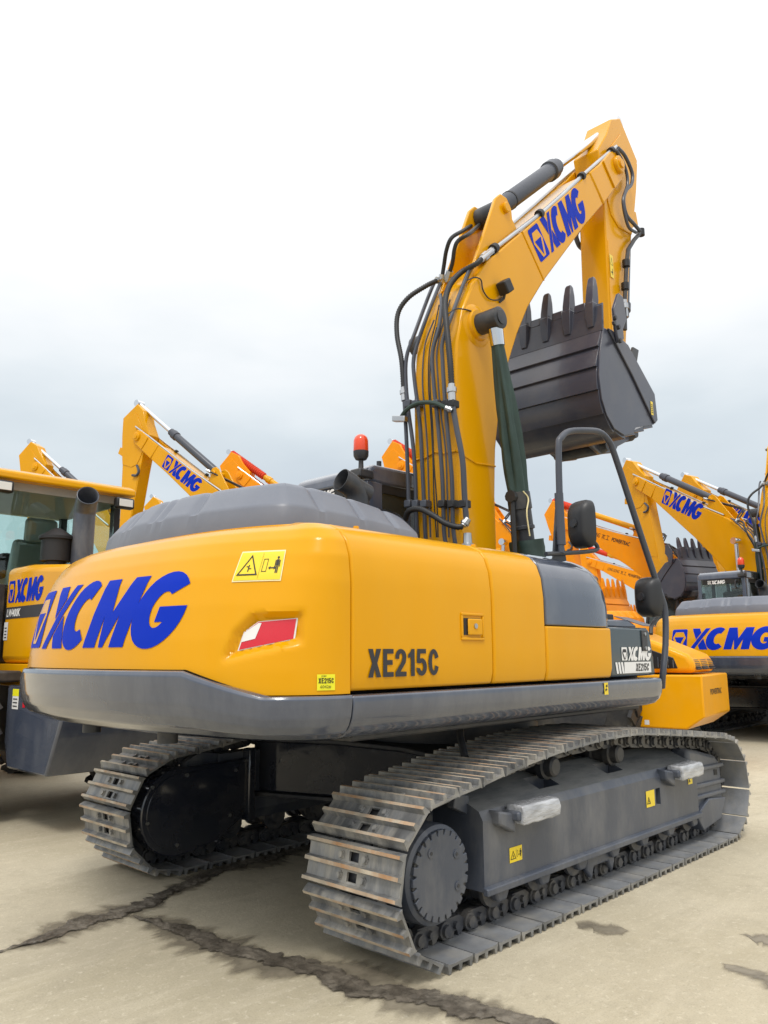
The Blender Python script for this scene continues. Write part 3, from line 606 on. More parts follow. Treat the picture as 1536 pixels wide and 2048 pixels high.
ly = [(*tess([rect(0, 0, .085, .068)], .04), 'sticker_lemon'), heavy('XE215C', .022, .072, 'decal_black', .006, .030), text_layer('6042#', .014, 'decal_black', 0, 0, .05, .014, .008), text_layer('XCMG', .007, 'decal_black', .02, .2, .025, .016, .057)]
decal('number_sticker', ly, tail_map(p0[0], p0[1]), CW)
# ================================================================== right-hand panels
PROF = [(-1.352, 1.268), (-1.368, 1.33), (-1.37, 1.45), (-1.37, 1.75), (-1.358, 1.87), (-1.33, 1.95), (-1.285, 2.0), (-1.21, 2.035), (-1.07, 2.055), (-.7, 2.065), (-.7, 1.268)]
def panel(name, x0, x1, mt, prof=PROF, parent=None):
    m = MB(); m.prism(prof, 'yz', x0, x1); return m.build(name, mt, parent or EX, bevel=.014, seg=3, ang=30)
DOOR = panel('engine_door', -2.288, -1.226, 'yellow'); panel('side_panel', -1.216, -.698, 'yellow')
prl = [p for p in PROF if p[1] < 1.5]; lowp = [(-1.352, 1.268), (-1.368, 1.33), (-1.37, 1.45), (-1.37, 1.590), (-.7, 1.590), (-.7, 1.268)]
panel('tank_panel', -.688, .10, 'yellow', lowp)
up_ = [(-1.37, 1.594)]+PROF[3:10]+[(-.7, 1.594)]; rs = []
for x, k, ins in ((-.688, 1, 0), (-.2, 1, 0), (-.08, .985, 0), (.0, .95, .004), (.06, .87, .012), (.10, .72, .022), (.125, .5, .04)):
    rs.append([(x, y+(ins if y < -1.0 else 0), 1.594+(z-1.594)*k) for y, z in up_])
m = MB(); m.rings(rs); TANK = m.build('fuel_tank_cover', 'grey', EX, bevel=.008, ang=28)
decal('lettering', [heavy('XE215C', .128, .50, 'decal_grey')], plane_map((-2.19, -1.3705, 1.325), (1, 0, 0), (0, 0, 1)), DOOR, 'dark grey model lettering on the engine door')
# door latch in a recessed frame
m = MB(); f2 = [(-1.50, 1.50), (-1.315, 1.50), (-1.315, 1.635), (-1.50, 1.635)]
for a, b_, c_, d in ((-1.505, -1.31, 1.498, 1.512), (-1.505, -1.31, 1.626, 1.64), (-1.505, -1.491, 1.512, 1.626), (-1.324, -1.31, 1.512, 1.626)): m.box(a, b_, -1.379, -1.368, c_, d)
LT = m.build('latch', 'yellow', DOOR, bevel=.004)
m = MB(); m.box(-1.485, -1.34, -1.3745, -1.3695, 1.525, 1.612); m.build('latch_pocket', 'black', DOOR)
m = MB(); m.box(-1.455, -1.335, -1.386, -1.374, 1.525, 1.61); m.build('latch_handle', 'yellow', DOOR, bevel=.006)
m = MB(); m.cyl((-1.40, -1.385, 1.572), (-1.40, -1.392, 1.572), .014, n=12); m.build('key_lock', 'steel', DOOR)
for x in (-2.02, -1.05, -.80): 
    m = MB(); m.lathe((x, -1.12, 2.052), (x, -1.12, 2.066), [(0, .016), (1, .014)], 8); m.build('panel_bolt', 'yellow', EX)
# lower skirt, its profile rounded under
SK = [(-1.30, 1.252), (-1.362, 1.252), (-1.378, 1.244), (-1.382, 1.20), (-1.374, 1.15), (-1.352, 1.105), (-1.315, 1.072), (-1.26, 1.056), (-1.1, 1.05), (-1.1, 1.252)]
rs = []
for x, k in ((-2.288, 1), (.70, 1), (.78, .995), (.81, .975), (.825, .94)): rs.append([(x, -1.1+(y+1.1)*k, 1.15+(z-1.15)*k) for y, z in SK])
m = MB(); m.rings(rs); SKR = m.build('skirt', 'grey', EX, bevel=.006, ang=28)
decal('warning_sticker', [(*tess([rect(0, 0, .05, .075)]), 'sticker'), (*tess([[(.01, .02), (.035, .03), (.03, .04), (.012, .035)], [(.02, .045), (.042, .05), (.038, .065), (.018, .055)]]), 'decal_black')], plane_map((-.06, -1.3825, 1.165), (1, 0, 0), (0, 0, 1)), SKR)
m = MB(); m.rings([[(x, 1.1-(y+1.1)*k, z) for y, z in SK] for x, k in ((-2.288, 1), (1.4, 1))]); m.build('skirt', 'grey', EX, bevel=.006)
m = MB(); m.prism([(-p[0], p[1]) for p in PROF], 'yz', -2.288, -.45); m.build('side_panel', 'yellow', EX, bevel=.014)
m = MB(); m.box(-2.2, -.2, -.72, .74, 1.25, 2.04); m.build('engine_bay', 'dark', EX)
# toolbox at the front right
m = MB(); m.prism([(.132, 1.268), (.132, 1.60), (.70, 1.605), (.745, 1.58), (.80, 1.268)], 'xz', -1.335, -.75); TB = m.build('toolbox', 'teal', EX, bevel=.018, seg=3)
m = MB(); m.prism([(.14, 1.606), (.14, 1.65), (.55, 1.66), (.66, 1.625), (.68, 1.606)], 'xz', -1.27, -.8); m.build('toolbox_lid', 'grey', TB, bevel=.02)
decal('lettering', [(v, f, mt) for v, f, mt in logo_layers(.45, 'white', 'decal_grey')], plane_map((.29, -1.3355, 1.375), (1, 0, 0), (0, 0, 1)), TB)
ly = [(*tess([rect(.13, 0, .53, .075)]+[[(a, 0), (a+.028, 0), (a+.012, .075), (a-.016, .075)] for a in (.02, .06, .10)]), 'white'), heavy('XE215C', .052, .20, 'decal_black', .29, .012, .25)]
decal('model_strip', ly, plane_map((.19, -1.3355, 1.29), (1, 0, 0), (0, 0, 1)), TB)
m = MB(); m.box(.60, .68, -1.345, -1.334, 1.44, 1.585); PL = m.build('hinge_plate', 'dark', TB, bevel=.004)
for z in (1.46, 1.56): m = MB(); m.cyl((.64, -1.344, z), (.64, -1.352, z), .013, n=8); m.build('bolt', 'steel', TB)
m = MB(); m.box(.10, .86, -1.0, -.93, 1.60, 1.72); m.build('rail_bracket', 'black', EX, bevel=.01)
# ================================================================== engine hood
HB = []
def hood_plan(a):
    """a: 0..2pi, squarish outline bowed at the rear"""
    n_ = 14.0; cx_, cy_ = math.cos(a), math.sin(a); k = (abs(cx_)**n_+abs(cy_)**n_)**(-1/n_); X, Y = cx_*k, cy_*k
    y = .09+Y*.97; x = -1.73+X*.55
    if X < 0: x -= .20*(1-Y*Y)*(-X)
    if Y < -.3 and X > 0: pass
    return Vector((x, y))
NH = 420; ring0 = [hood_plan(2*math.pi*i/NH) for i in range(NH)]
nrm = []
for i in range(NH): d = (ring0[(i+1) % NH]-ring0[i-1]).normalized(); nrm.append(Vector((d.y, -d.x)))
def groove(i):
    p, n_ = ring0[i], nrm[i]; g_ = 0
    if n_.x < -.5:
        for y in (-.28, .02, .12, .40, .50, .80): g_ += 1.7*math.exp(-((p.y-y)/.03)**2)
    elif n_.y < -.5:
        for x in (-2.02, -1.72, -1.44): g_ += 1.3*math.exp(-((p.x-x)/.022)**2)
    return g_
rs = []
for z, ins, gk in ((1.80, .03, 0), (1.96, .0, 0), (2.10, .004, 0), (2.175, .016, .3), (2.19, .022, 1), (2.20, .030, 1), (2.25, .068, 1), (2.30, .106, 1), (2.318, .124, 1), (2.328, .148, 1), (2.331, .22, .8), (2.333, .32, .3), (2.335, .45, 0)):
    row = []
    for i in range(NH):
        q = ring0[i]-nrm[i]*(ins+.010*gk*groove(i)); fx_ = max(0, min(1, (q.x+2.05)/.85)); drop = (.085*fx_**1.6+.03*max(0, q.y-.2))*(max(0, z-2.03)/.30)
        row.append((q.x, q.y, z-drop-.003*gk*groove(i)))
    rs.append(row)
m = MB(); m.rings(rs); HOOD = m.build('engine_hood', 'hood_grey', EX, ang=24)
for i, (x0, x1) in enumerate(((-2.0, -1.84), (-1.70, -1.55))):
    pass
# exhaust stack with a slanted mouth
q0 = onX(688, 962, -1.10); P = cr_path([Vector((-.97, q0.y, 2.1)), Vector((-.97, q0.y, 2.40)), Vector((-.98, q0.y, q0.z-.09)), Vector((-1.03, q0.y, q0.z-.025)), Vector((-1.12, q0.y+.01, q0.z+.01))], 6)
EXH = MB().tube(P, .082, 24, cap=False); EXH.mouth(P[-1], P[-1]-P[-2], .082)
EXO = EXH.build('exhaust_pipe', 'dark', EX, ang=40)
# beacon
bb = onY(722, 962, .50); m = MB(); x, y = bb.x, bb.y
m.box(x-.07, x+.09, y-.06, y+.06, 2.83, 2.90); BR = m.build('beacon_bracket', 'dark', EX, bevel=.012)
m = MB(); m.lathe((x, y, 2.90), (x, y, 3.055), [(0, .022), (.5, .02), (.55, .045), (.75, .062), (1, .064)], 18); BC = m.build('beacon_stem', 'dark', EX)
m = MB(); m.lathe((x, y, 3.055), (x, y, 3.20), [(0, .060), (.05, .062), (.62, .060), (.8, .052), (.93, .034), (1, .01)], 24); m.build('beacon_lens', 'orange_lens', BC)
# ================================================================== cab (left front)
def cab_body(parent):
    m = MB(); m.prism([(-.36, 1.10), (-.36, 1.95), (1.40, 1.95), (1.48, 1.45), (1.42, 1.10)], 'xz', .46, 1.37); CB = m.build('cab', 'grey', parent, bevel=.03)
    prof = [(-.36, 2.80), (-.34, 2.92), (-.26, 2.965), (.9, 2.985), (1.18, 2.95), (1.22, 2.86), (1.22, 2.80)]
    m = MB(); m.prism(prof, 'xz', .46, 1.37); m.build('cab_roof', 'grey', CB, bevel=.035, seg=3)
    for x0, x1, k in ((-.355, -.17, 0), (.34, .42, 0), (1.22, 1.30, .09)):
        for y0, y1 in ((.463, .53), (1.30, 1.367)):
            m = MB(); m.prism([(x0+k, 1.93), (x1+k, 1.93), (x1-k, 2.82), (x0-k, 2.82)], 'xz', y0, y1); m.build('pillar', 'grey', CB, bevel=.012)
    for nm, a in (('side_window', (-.18, .35, .485, .497)), ('side_window', (.41, 1.24, .485, .497)), ('door_window', (-.18, .35, 1.335, 1.347)), ('door_window', (.41, 1.24, 1.335, 1.347))):
        m = MB(); m.box(a[0], a[1], a[2], a[3], 1.94, 2.81); m.build(nm, 'glass_dark', CB)
    m = MB(); m.box(-.33, -.318, .52, 1.31, 2.0, 2.81); m.build('rear_window', 'glass', CB)
    m = MB(); m.prism([(1.29, 1.94), (1.302, 1.94), (1.21, 2.81), (1.198, 2.81)], 'xz', .52, 1.31); m.build('windscreen', 'glass', CB)
    for a in ((-.19, .36, .474, .484),):
        for b_ in ((2.74, 2.81), (1.93, 1.99)): m = MB(); m.box(a[0], a[1], a[2], a[3], *b_); m.build('window_seal', 'black', CB)
    m = MB(); m.prism([(.25, 1.95), (.22, 2.6), (.33, 2.62), (.42, 2.15), (.85, 2.12), (.85, 1.95)], 'xz', .72, 1.12); m.build('seat', 'dark', CB, bevel=.04)
    m = MB(); m.box(-.372, -.358, .56, 1.27, 2.72, 2.80); BN = m.build('name_band', 'decal_black', CB)
    decal('lettering', logo_layers(.34, 'white', 'decal_black'), plane_map((-.373, 1.16, 2.723), (0, -1, 0), (0, 0, 1)), CB)
    m = MB(); m.cyl((-.05, .62, 2.97), (-.05, .62, 3.05), .022, n=10); m.build('antenna_base', 'dark', CB)
    m = MB(); m.tube([(-.36, .62, 2.62), (-.43, .62, 2.66), (-.43, .62, 2.75), (-.36, .62, 2.78)], .014, 8); m.build('grab_handle', 'dark', CB)
    return CB
CAB = cab_body(EX)
# ================================================================== boom
FOOT, TIP, AEND = Vector((.2, 0, 1.62)), Vector((3.03, 0, 6.93)), Vector((2.78, 0, 3.85))
TOP = [(-.02, 1.75), (.0, 2.29), (-.03, 2.7), (-.045, 3.1), (-.045, 3.5), (-.01, 3.9), (.08, 4.22), (.22, 4.48), (.45, 4.78), (.80, 5.10), (1.05, 5.32), (2.37, 6.53)]
BOT = [(2.64, 6.27), (2.19, 5.82), (1.35, 4.91), (1.06, 4.55), (.867, 4.23), (.70, 3.89), (.56, 3.5), (.48, 3.1), (.45, 2.7), (.45, 2.29), (.42, 1.75)]
BW = .22
TIPP = [(2.60, 6.74), (2.86, 7.02), (3.0, 7.10), (3.13, 7.06), (3.19, 6.93), (3.12, 6.78), (2.9, 6.55)]
m = MB(); m.prism(TOP+[(2.52, 6.40)]+BOT, 'xz', -BW, BW); BOOM = m.build('boom', 'yellow', EX, bevel=.016, seg=2, ang=24, org=FOOT)
m = MB()
for s_ in (-1, 1): m.prism([(2.36, 6.525)]+TIPP+[(2.645, 6.275), (2.50, 6.40)], 'xz', s_*(BW-.05), s_*(BW+.012))
m.build('boom_fork', 'yellow', BOOM, bevel=.018)
m = MB(); m.cyl((.2, -.36, 1.62), (.2, .36, 1.62), .12, n=20); m.prism([(.05, 1.62), (-.02, 1.80), (.42, 1.80), (.36, 1.62)], 'xz', -.3, .3); m.build('boom_foot', 'yellow', BOOM)
# raised ribs and pin bosses on the fork
for s_ in (-1, 1):
    m = MB(); y0, y1 = s_*(BW+.01), s_*(BW+.03)
    m.prism([(2.66, 6.80), (2.70, 6.84), (2.78, 6.78), (2.94, 6.62), (2.90, 6.58), (2.74, 6.72)], 'xz', y0, y1)
    m.lathe((TIP.x, s_*(BW+.01), TIP.z), (TIP.x, s_*(BW+.055), TIP.z), [(0, .105), (.8, .10), (1, .09)], 20)
    m.build('fork_boss', 'yellow', BOOM, bevel=.008)
for s_ in (-1, 1): m = MB(); m.lathe((TIP.x, s_*(BW+.05), TIP.z), (TIP.x, s_*(BW+.075), TIP.z), [(0, .055), (1, .05)], 14); m.build('pin_cap', 'yellow', BOOM)
# weld seams
for pts_ in ([(-.047, 2.99), (.2, 2.93), (.462, 2.95)], [(1.005, 5.28), (1.35, 4.915)]):
    m = MB(); m.tube([(x, -BW-.001, z) for x, z in pts_], .008, 6); m.tube([(x, BW+.001, z) for x, z in pts_], .008, 6); m.build('weld_seam', 'yellow', BOOM)
m = MB(); m.tube([(-.047, y, 2.99+(.03 if abs(y) < .1 else 0)) for y in (-BW, -.1, 0, .1, BW)], .007, 6); m.build('weld_seam', 'yellow', BOOM)
# side lettering in the boom's own frame
d = Vector((2.37-1.05, 0, 6.53-5.32)).normalized(); nn = Vector((-d.z, 0, d.x))
lo = onY(1082, 527, -BW); lay = logo_layers(1.36, 'blue', 'yellow')
shr = lambda ly, k: [([(x+k*y, y) for x, y in v], f, mt) for v, f, mt in ly]
decal('lettering', lay, plane_map(lo, d, nn*1.2), BOOM, 'blue lettering along the boom')
c1 = lo+d*1.36; decal('lettering', lay, plane_map((c1.x, BW, c1.z), -d, nn*1.2), BOOM)
# arm cylinder lugs on the boom
LUGP = Vector((.82, 0, 5.46))
for s_ in (-1, 1): m = MB(); m.prism([(.22, 4.50), (.50, 5.10), (.68, 5.50), (.76, 5.58), (.86, 5.58), (.93, 5.50), (.94, 5.40), (1.04, 5.30), (.80, 5.08)], 'xz', s_*.13, s_*.165); m.build('cylinder_lug', 'yellow', BOOM, bevel=.008)
m = MB(); m.lathe((LUGP.x, -.20, LUGP.z), (LUGP.x, .20, LUGP.z), [(0, .04), (.02, .05), (.98, .05), (1, .04)], 16); m.build('lug_pin', 'yellow', BOOM)
# ---- tubes and hoses along the boom's back: points lie on the back face raised by `off`
def on_top(px, py, off=.06):
    d = ray(px, py); best = None
    for (x0, z0), (x1, z1) in zip(TOP, TOP[1:]+[(2.9, 7.02)][:0]):
        e = Vector((x1-x0, z1-z0)).normalized(); n_ = Vector((-e.y, e.x)); ax, az = x0+n_.x*off, z0+n_.y*off; bx, bz = x1+n_.x*off, z1+n_.y*off
        M2 = np.array([[d.x, -(bx-ax)], [d.z, -(bz-az)]])
        if abs(np.linalg.det(M2)) < 1e-9: continue
        t_, k = np.linalg.solve(M2, [ax-CAM.x, az-CAM.z])
        if -.15 <= k <= 1.15 and t_ > 0:
            if best is None or abs(k-.5) < best[1]: best = (t_, abs(k-.5))
    return CAM+d*best[0] if best else None
def pipe(pix, r_, mt, name='hydraulic_pipe', off=.06, n=8, sm_=5, parent=None):
    P = [on_top(*p[:2], p[2] if len(p) > 2 else off) for p in pix]; P = [p for p in P if p is not None]; P = cr_path(P, sm_)
    m = MB(); m.tube(P, r_, n); return m.build(name, mt, parent or BOOM), P
def corrug(P, r_, parent, name='corrugated_hose', mt='hose', n=10, step=.022):
    ds = [0]
    for a, b_ in zip(P, P[1:]): ds.append(ds[-1]+(b_-a).length)
    N = int(ds[-1]/step)*2; Q = []; rr = []
    for i in range(N+1):
        s_ = ds[-1]*i/N; j = min(max(int(np.searchsorted(ds, s_, 'right'))-1, 0), len(P)-2); Q.append(P[j].lerp(P[j+1], (s_-ds[j])/max(1e-6, ds[j+1]-ds[j]))); rr.append(r_*(1 if i % 2 else .80))
    m = MB(); m.tube(Q, rr, n); return m.build(name, mt, parent, ang=60)
def fitting(a, b_, r_, parent, mt='steel'): m = MB(); m.lathe(a, b_, [(0, r_*.8), (.2, r_*.8), (.22, r_*1.15), (.5, r_*1.15), (.52, r_*.9), (1, r_*.9)], 8); return m.build('hose_fitting', mt, parent)
pr = .0165
_, PA = pipe([(819, 1075), (818, 1050), (816, 960), (812, 860), (807, 775)], pr, 'pipe')
Pc = cr_path([PA[-1]]+[on_top(*p) for p in ((803, 720, .08), (794, 670, .12), (796, 627, .16), (816, 596, .18), (850, 573, .14), (872, 562, .10))], 6); corrug(Pc, .023, BOOM); fitting(PA[-1], PA[-1]+(PA[-2]-PA[-1]).normalized()*.12, .03, BOOM); fitting(Pc[-1], Pc[-1]+(Pc[-1]-Pc[-2]).normalized()*.08, .03, BOOM)
pipe([(834, 1085), (833, 1060), (831, 960), (826, 890), (818, 830), (812, 770), (813, 715), (830, 665), (865, 573), (878, 555)], pr, 'pipe')
pipe([(852, 1085), (850, 1050), (846, 960), (840, 850), (829, 760), (827, 722), (834, 690), (855, 630), (880, 568), (888, 552)], pr, 'pipe')
pipe([(893, 1095), (888, 1060), (885, 960), (877, 860), (867, 760), (865, 705), (878, 655), (883, 610), (881, 590)], pr, 'pipe')
pipe([(912, 1095), (906, 1050), (904, 960), (897, 880), (890, 800), (885, 720), (885, 685), (900, 640), (935, 548), (945, 535)], pr, 'pipe')
_, PF = pipe([(934, 1048), (932, 1030), (929, 990), (925, 920), (913, 855), (905, 805), (903, 768)], .022, 'pipe')
Pg = cr_path([PF[-1]]+[on_top(*p) for p in ((900, 720, .08), (893, 650, .10), (890, 605, .10), (900, 570, .10), (922, 545, .09), (952, 528, .08), (962, 519, .08))], 6); corrug(Pg, .026, BOOM); fitting(PF[-1], PF[-1]+(PF[-2]-PF[-1]).normalized()*.14, .034, BOOM, 'steel')
# steel pipe on the right upper edge of the boom to the tip
def edge_pt(px, py): return onY(px, py, -.20)
EP = [Pg[-1]]+[edge_pt(*p) for p in ((985, 500), (1035, 462), (1085, 424), (1130, 384), (1165, 351), (1200, 320), (1232, 293))]
m = MB(); m.tube(EP, .021, 10); m.build('hydraulic_pipe', 'steel', BOOM)
for px, py in ((988, 497), (1079, 428), (1163, 353), (1222, 302)):
    p = edge_pt(px, py); q = edge_pt(px+12, py-9); dd = (q-p).normalized(); m = MB(); m.cyl(p-dd*.03, p+dd*.03, .045, n=12); m.prism([(p.x-.02, p.z-.16), (p.x+.03, p.z-.14), (p.x+.03, p.z), (p.x-.02, p.z)], 'xz', p.y-.012, p.y+.012); m.build('pipe_clamp', 'black', BOOM, bevel=.004)
m = MB(); m.tube([(p.x, -p.y, p.z) for p in EP[1:]], .021, 8); m.build('hydraulic_pipe', 'steel', BOOM)
fitting(edge_pt(960, 521), edge_pt(985, 500), .034, BOOM)
# two hoses up to the arm cylinder, cables, cross hose
for pix in ([(884, 556, .08), (888, 530, .16), (893, 500, .26), (903, 476, .32), (925, 462, .30), (948, 448, .24)], [(898, 548, .08), (905, 525, .15), (909, 498, .24), (917, 481, .28), (940, 466, .27), (962, 447, .22)]):
    P = cr_path([on_top(*p) for p in pix], 6); m = MB(); m.tube(P, .018, 10); m.build('rubber_hose', 'hose', BOOM); fitting(P[-1], P[-1]+(P[-1]-P[-2]).normalized()*.1, .03, BOOM); fitting(P[0]-(P[1]-P[0]).normalized()*.07, P[0]+(P[1]-P[0]).normalized()*.03, .034, BOOM)
for pix in ([(873, 1075), (868, 1000), (866, 920), (862, 840), (857, 770), (859, 700), (870, 650), (878, 610)], [(876, 1075), (874, 1010), (868, 930), (865, 850), (860, 770), (862, 705), (873, 655)]):
    pipe(pix, .006, 'hose', 'cable', .05, 6)
for pix in ([(861, 1075), (858, 1000), (855, 900), (850, 830), (845, 760), (850, 690), (868, 640)], [(898, 1075), (895, 1000), (891, 900), (882, 830), (876, 760), (874, 700), (888, 640), (900, 600)]):
    pipe(pix, .0075, 'pipe', 'thin_pipe', .035, 6)
Pb = cr_path([on_top(*p) for p in ((800, 838, .10), (815, 818, .12), (838, 806, .13), (868, 806, .13), (888, 814, .12), (904, 821, .09))], 6); m = MB(); m.tube(Pb, .018, 8); CH = m.build('rubber_hose', 'canvas', BOOM)
fitting(Pb[-1], Pb[-6], .024, BOOM); m = MB(); m.obox(Pb[0], (.0, .07, .015), (.025, 0, 0), (0, 0, .025)); m.build('tee_fitting', 'steel', BOOM, bevel=.006)
Pl = cr_path([on_top(*p) for p in ((810, 1040, .10), (818, 1022, .14), (840, 1018, .16), (865, 1030, .16), (890, 1046, .15), (915, 1054, .13), (928, 1050, .09), (936, 1038, .06))], 6); corrug(Pl[:-8], .025, BOOM); fitting(Pl[-8], Pl[-1], .030, BOOM)
for py, xs in ((808, (818, 833, 873, 893, 905)), (1008, (818, 833, 850, 886, 905, 928))):
    for px in xs:
        p = on_top(px, py, .055); m = MB(); m.box(p.x-.03, p.x+.05, p.y-.032, p.y+.032, p.z-.03, p.z+.03); m.build('pipe_clamp', 'black' if px > 880 else 'pipe', BOOM, bevel=.008)
m = MB(); p = onY(935, 1075, -.30); m.lathe((p.x, p.y, 2.05), (p.x, p.y, 2.33), [(0, .05), (.7, .05), (.72, .035), (1, .03)], 14); m.build('valve_cap', 'steel', EX)
# work lamp with its cable on the right face
p = onY(1010, 574, -.29); m = MB(); m.obox(p, (.045, 0, .035), (0, .05, 0), (-.035, 0, .045)); WL = m.build('work_lamp', 'black', BOOM, bevel=.012)
m = MB(); m.tube([p+Vector((0, .0, -.05)), p+Vector((.02, .03, -.09)), p+Vector((.0, .065, -.12))], .012, 6); m.build('lamp_bracket', 'dark', BOOM)
m = MB(); m.tube(cr_path([onY(x, y, -.235) for x, y in ((935, 560), (950, 555), (962, 560), (966, 580), (978, 597), (995, 600), (1008, 592))], 5), .006, 6); m.build('cable', 'hose', BOOM)
m = MB(); m.tube(cr_path([onY(x, y, -.24) for x, y in ((896, 628), (912, 618), (935, 620), (958, 629), (972, 634))], 5), .006, 6); m.build('cable', 'hose', BOOM)
# ================================================================== arm
ARM_PX = [(1196, 298), (1213, 268), (1222, 238), (1240, 236), (1275, 322), (1263, 470), (1256, 600), (1252, 700)]
AR = [Vector((onY(x, y, -.16).x, 0, onY(x, y, -.16).z)) for x, y in ARM_PX]
INN = [Vector((onY(x, y, -.16).x, 0, onY(x, y, -.16).z)) for x, y in ((1222, 690), (1216, 560), (1211, 450), (1208, 400))]
outl = [(v.x, v.z) for v in AR]+[(AEND.x+.13, AEND.z+.05), (AEND.x+.10, AEND.z-.10), (AEND.x-.10, AEND.z-.10), (AEND.x-.13, AEND.z+.10)]+[(v.x, v.z) for v in INN]+[(2.80, 6.70)]
m = MB(); m.prism(outl, 'xz', -.16, .16); ARM = m.build('arm', 'yellow', EX, bevel=.014, ang=24, org=TIP)
ARMTOP = Vector((onY(1225, 252, 0).x, 0, onY(1225, 252, 0).z))
# reinforcing plates of the side: curved shield below the pin
for s_ in (-1, 1):
    P = [onY(x, y, -.16) for x, y in ((1215, 405), (1221, 430), (1236, 455), (1262, 470), (1266, 440), (1271, 380), (1273, 330), (1240, 268), (1215, 300), (1205, 350))]
    m = MB(); m.prism([(v.x, v.z) for v in P], 'xz', s_*.158, s_*.172); m.build('side_plate', 'yellow', ARM, bevel=.006)
    P = [onY(x, y, -.16) for x, y in ((1215, 478), (1240, 500), (1250, 525), (1247, 600), (1245, 690), (1224, 690), (1218, 560))]
    m = MB(); m.prism([(v.x, v.z) for v in P], 'xz', s_*.158, s_*.167); m.build('side_plate', 'yellow', ARM, bevel=.006)
q = onY(1221, 553, -.172); decal('warning_sticker', warn_sticker(.075, .27, False), plane_map(q, (1, 0, .0), (0, 0, 1)), ARM)
for pix, r_ in (([(1236, 296), (1250, 312), (1264, 345), (1263, 368), (1253, 380), (1247, 400), (1253, 430), (1268, 448), (1280, 462)], .021), ([(1232, 300), (1244, 320), (1253, 345), (1255, 368), (1250, 385), (1246, 402), (1250, 430), (1258, 455), (1272, 465)], .018)):
    m = MB(); m.tube(cr_path([onY(x, y, -.25) for x, y in pix], 5), r_, 10); m.build('rubber_hose', 'pipe', ARM)
m = MB(); m.tube([onY(x, y, -.22) for x, y in ((1282, 464), (1268, 480), (1256, 500), (1253, 530), (1251, 570), (1249, 610), (1250, 660))], .024, 10); m.build('hydraulic_pipe', 'dark', ARM)
for px, py in ((1282, 465), (1252, 527), (1250, 573)): p = onY(px, py, -.22); m = MB(); m.cyl(p+Vector((0, 0, -.04)), p+Vector((0, 0, .04)), .042, n=12); m.build('pipe_clamp', 'black', ARM)
p = onY(1249, 600, -.22); fitting(p, p-Vector((0, 0, .2)), .034, ARM)
m = MB(); m.tube(cr_path([onY(x, y, .2) for x, y in ((1170, 500), (1158, 490), (1152, 470), (1160, 455))], 5), .03, 8); m.build('rubber_hose', 'pipe', ARM)
m = MB(); m.lathe((AEND.x, -.2, AEND.z), (AEND.x, .2, AEND.z), [(0, .09), (1, .09)], 18); m.build('arm_end_boss', 'yellow', ARM)
# bucket cylinder on the front of the arm, links
def hyd_cyl(a, b_, split, rb, rr, parent, mt='pipe', name='cylinder', rod='chrome', n=18):
    a, b_ = Vector(a), Vector(b_); c_ = a.lerp(b_, split); m = MB(); l = (c_-a).length
    m.lathe(a, c_, [(0, rb*.8), (.02, rb), (.86, rb), (.865, rb*1.22), (.93, rb*1.22), (.935, rb*1.0), (.985, rb*1.0), (1, rb*.7)], n); o = m.build(name, mt, parent)
    m = MB(); m.cyl(c_-(b_-a).normalized()*.02, b_, rr, n=12); m.lathe(b_+Vector((0, -.1, 0)), b_+Vector((0, .1, 0)), [(0, rr*1.6), (1, rr*1.6)], 14); m.build('piston_rod', rod, o); return o
hyd_cyl((3.62, 0, 6.55), (3.30, 0, 4.75), .72, .075, .045, ARM, name='bucket_cylinder')
m = MB(); m.prism([(3.45, 6.62), (3.66, 6.66), (3.70, 6.5), (3.40, 6.40)], 'xz', -.13, .13); m.build('cylinder_lug', 'yellow', ARM, bevel=.01)
# ================================================================== arm cylinder
hc0 = LUGP+Vector((.04, 0, .04)); ba = onY(1118, 345, 0)
AC = hyd_cyl(hc0, ARMTOP, (Vector((ba.x, 0, ba.z))-hc0).length/(ARMTOP-hc0).length, .088, .05, EX, name='arm_cylinder')
m = MB(); m.lathe((LUGP.x, -.12, LUGP.z), (LUGP.x, .12, LUGP.z), [(0, .1), (1, .1)], 18); m.build('cylinder_eye', 'dark', AC)
tq = onY(1004, 425, 0); dd = (ARMTOP-hc0).normalized(); pp = hc0+dd*.38; m = MB(); m.lathe(pp-dd*.012, pp+dd*.012, [(0, .093), (1, .093)], 18); m.build('cable_tie', 'black', AC)
# ================================================================== bucket
SP = [onY(x, y, -.62) for x, y in ((1207, 655), (1222, 662), (1253, 691), (1306, 789), (1312, 841), (1308, 849), (1272, 855), (1266, 866), (1250, 871), (1229, 857), (1214, 830), (1204, 797), (1198, 749), (1200, 707))]
SPX = [(v.x, v.z) for v in SP]
m = MB(); m.prism(SPX, 'xz', -.62, -.60); BK = m.build('bucket', 'bucket', EX, bevel=.004, org=AEND)
m = MB(); m.prism(SPX, 'xz', .60, .62); m.build('side_plate', 'bucket', BK, bevel=.004)
for s_ in (-1, 1):
    a, b_ = onY(1207, 655, -.62), onY(1306, 845, -.62)
    P = [onY(x, y, -.62) for x, y in ((1213, 657), (1222, 662), (1253, 691), (1306, 789), (1312, 841), (1307, 848), (1262, 752))]
    m = MB(); m.prism([(v.x, v.z) for v in P], 'xz', s_*.619, s_*.640); m.build('edge_plate', 'bucket', BK, bevel=.006)
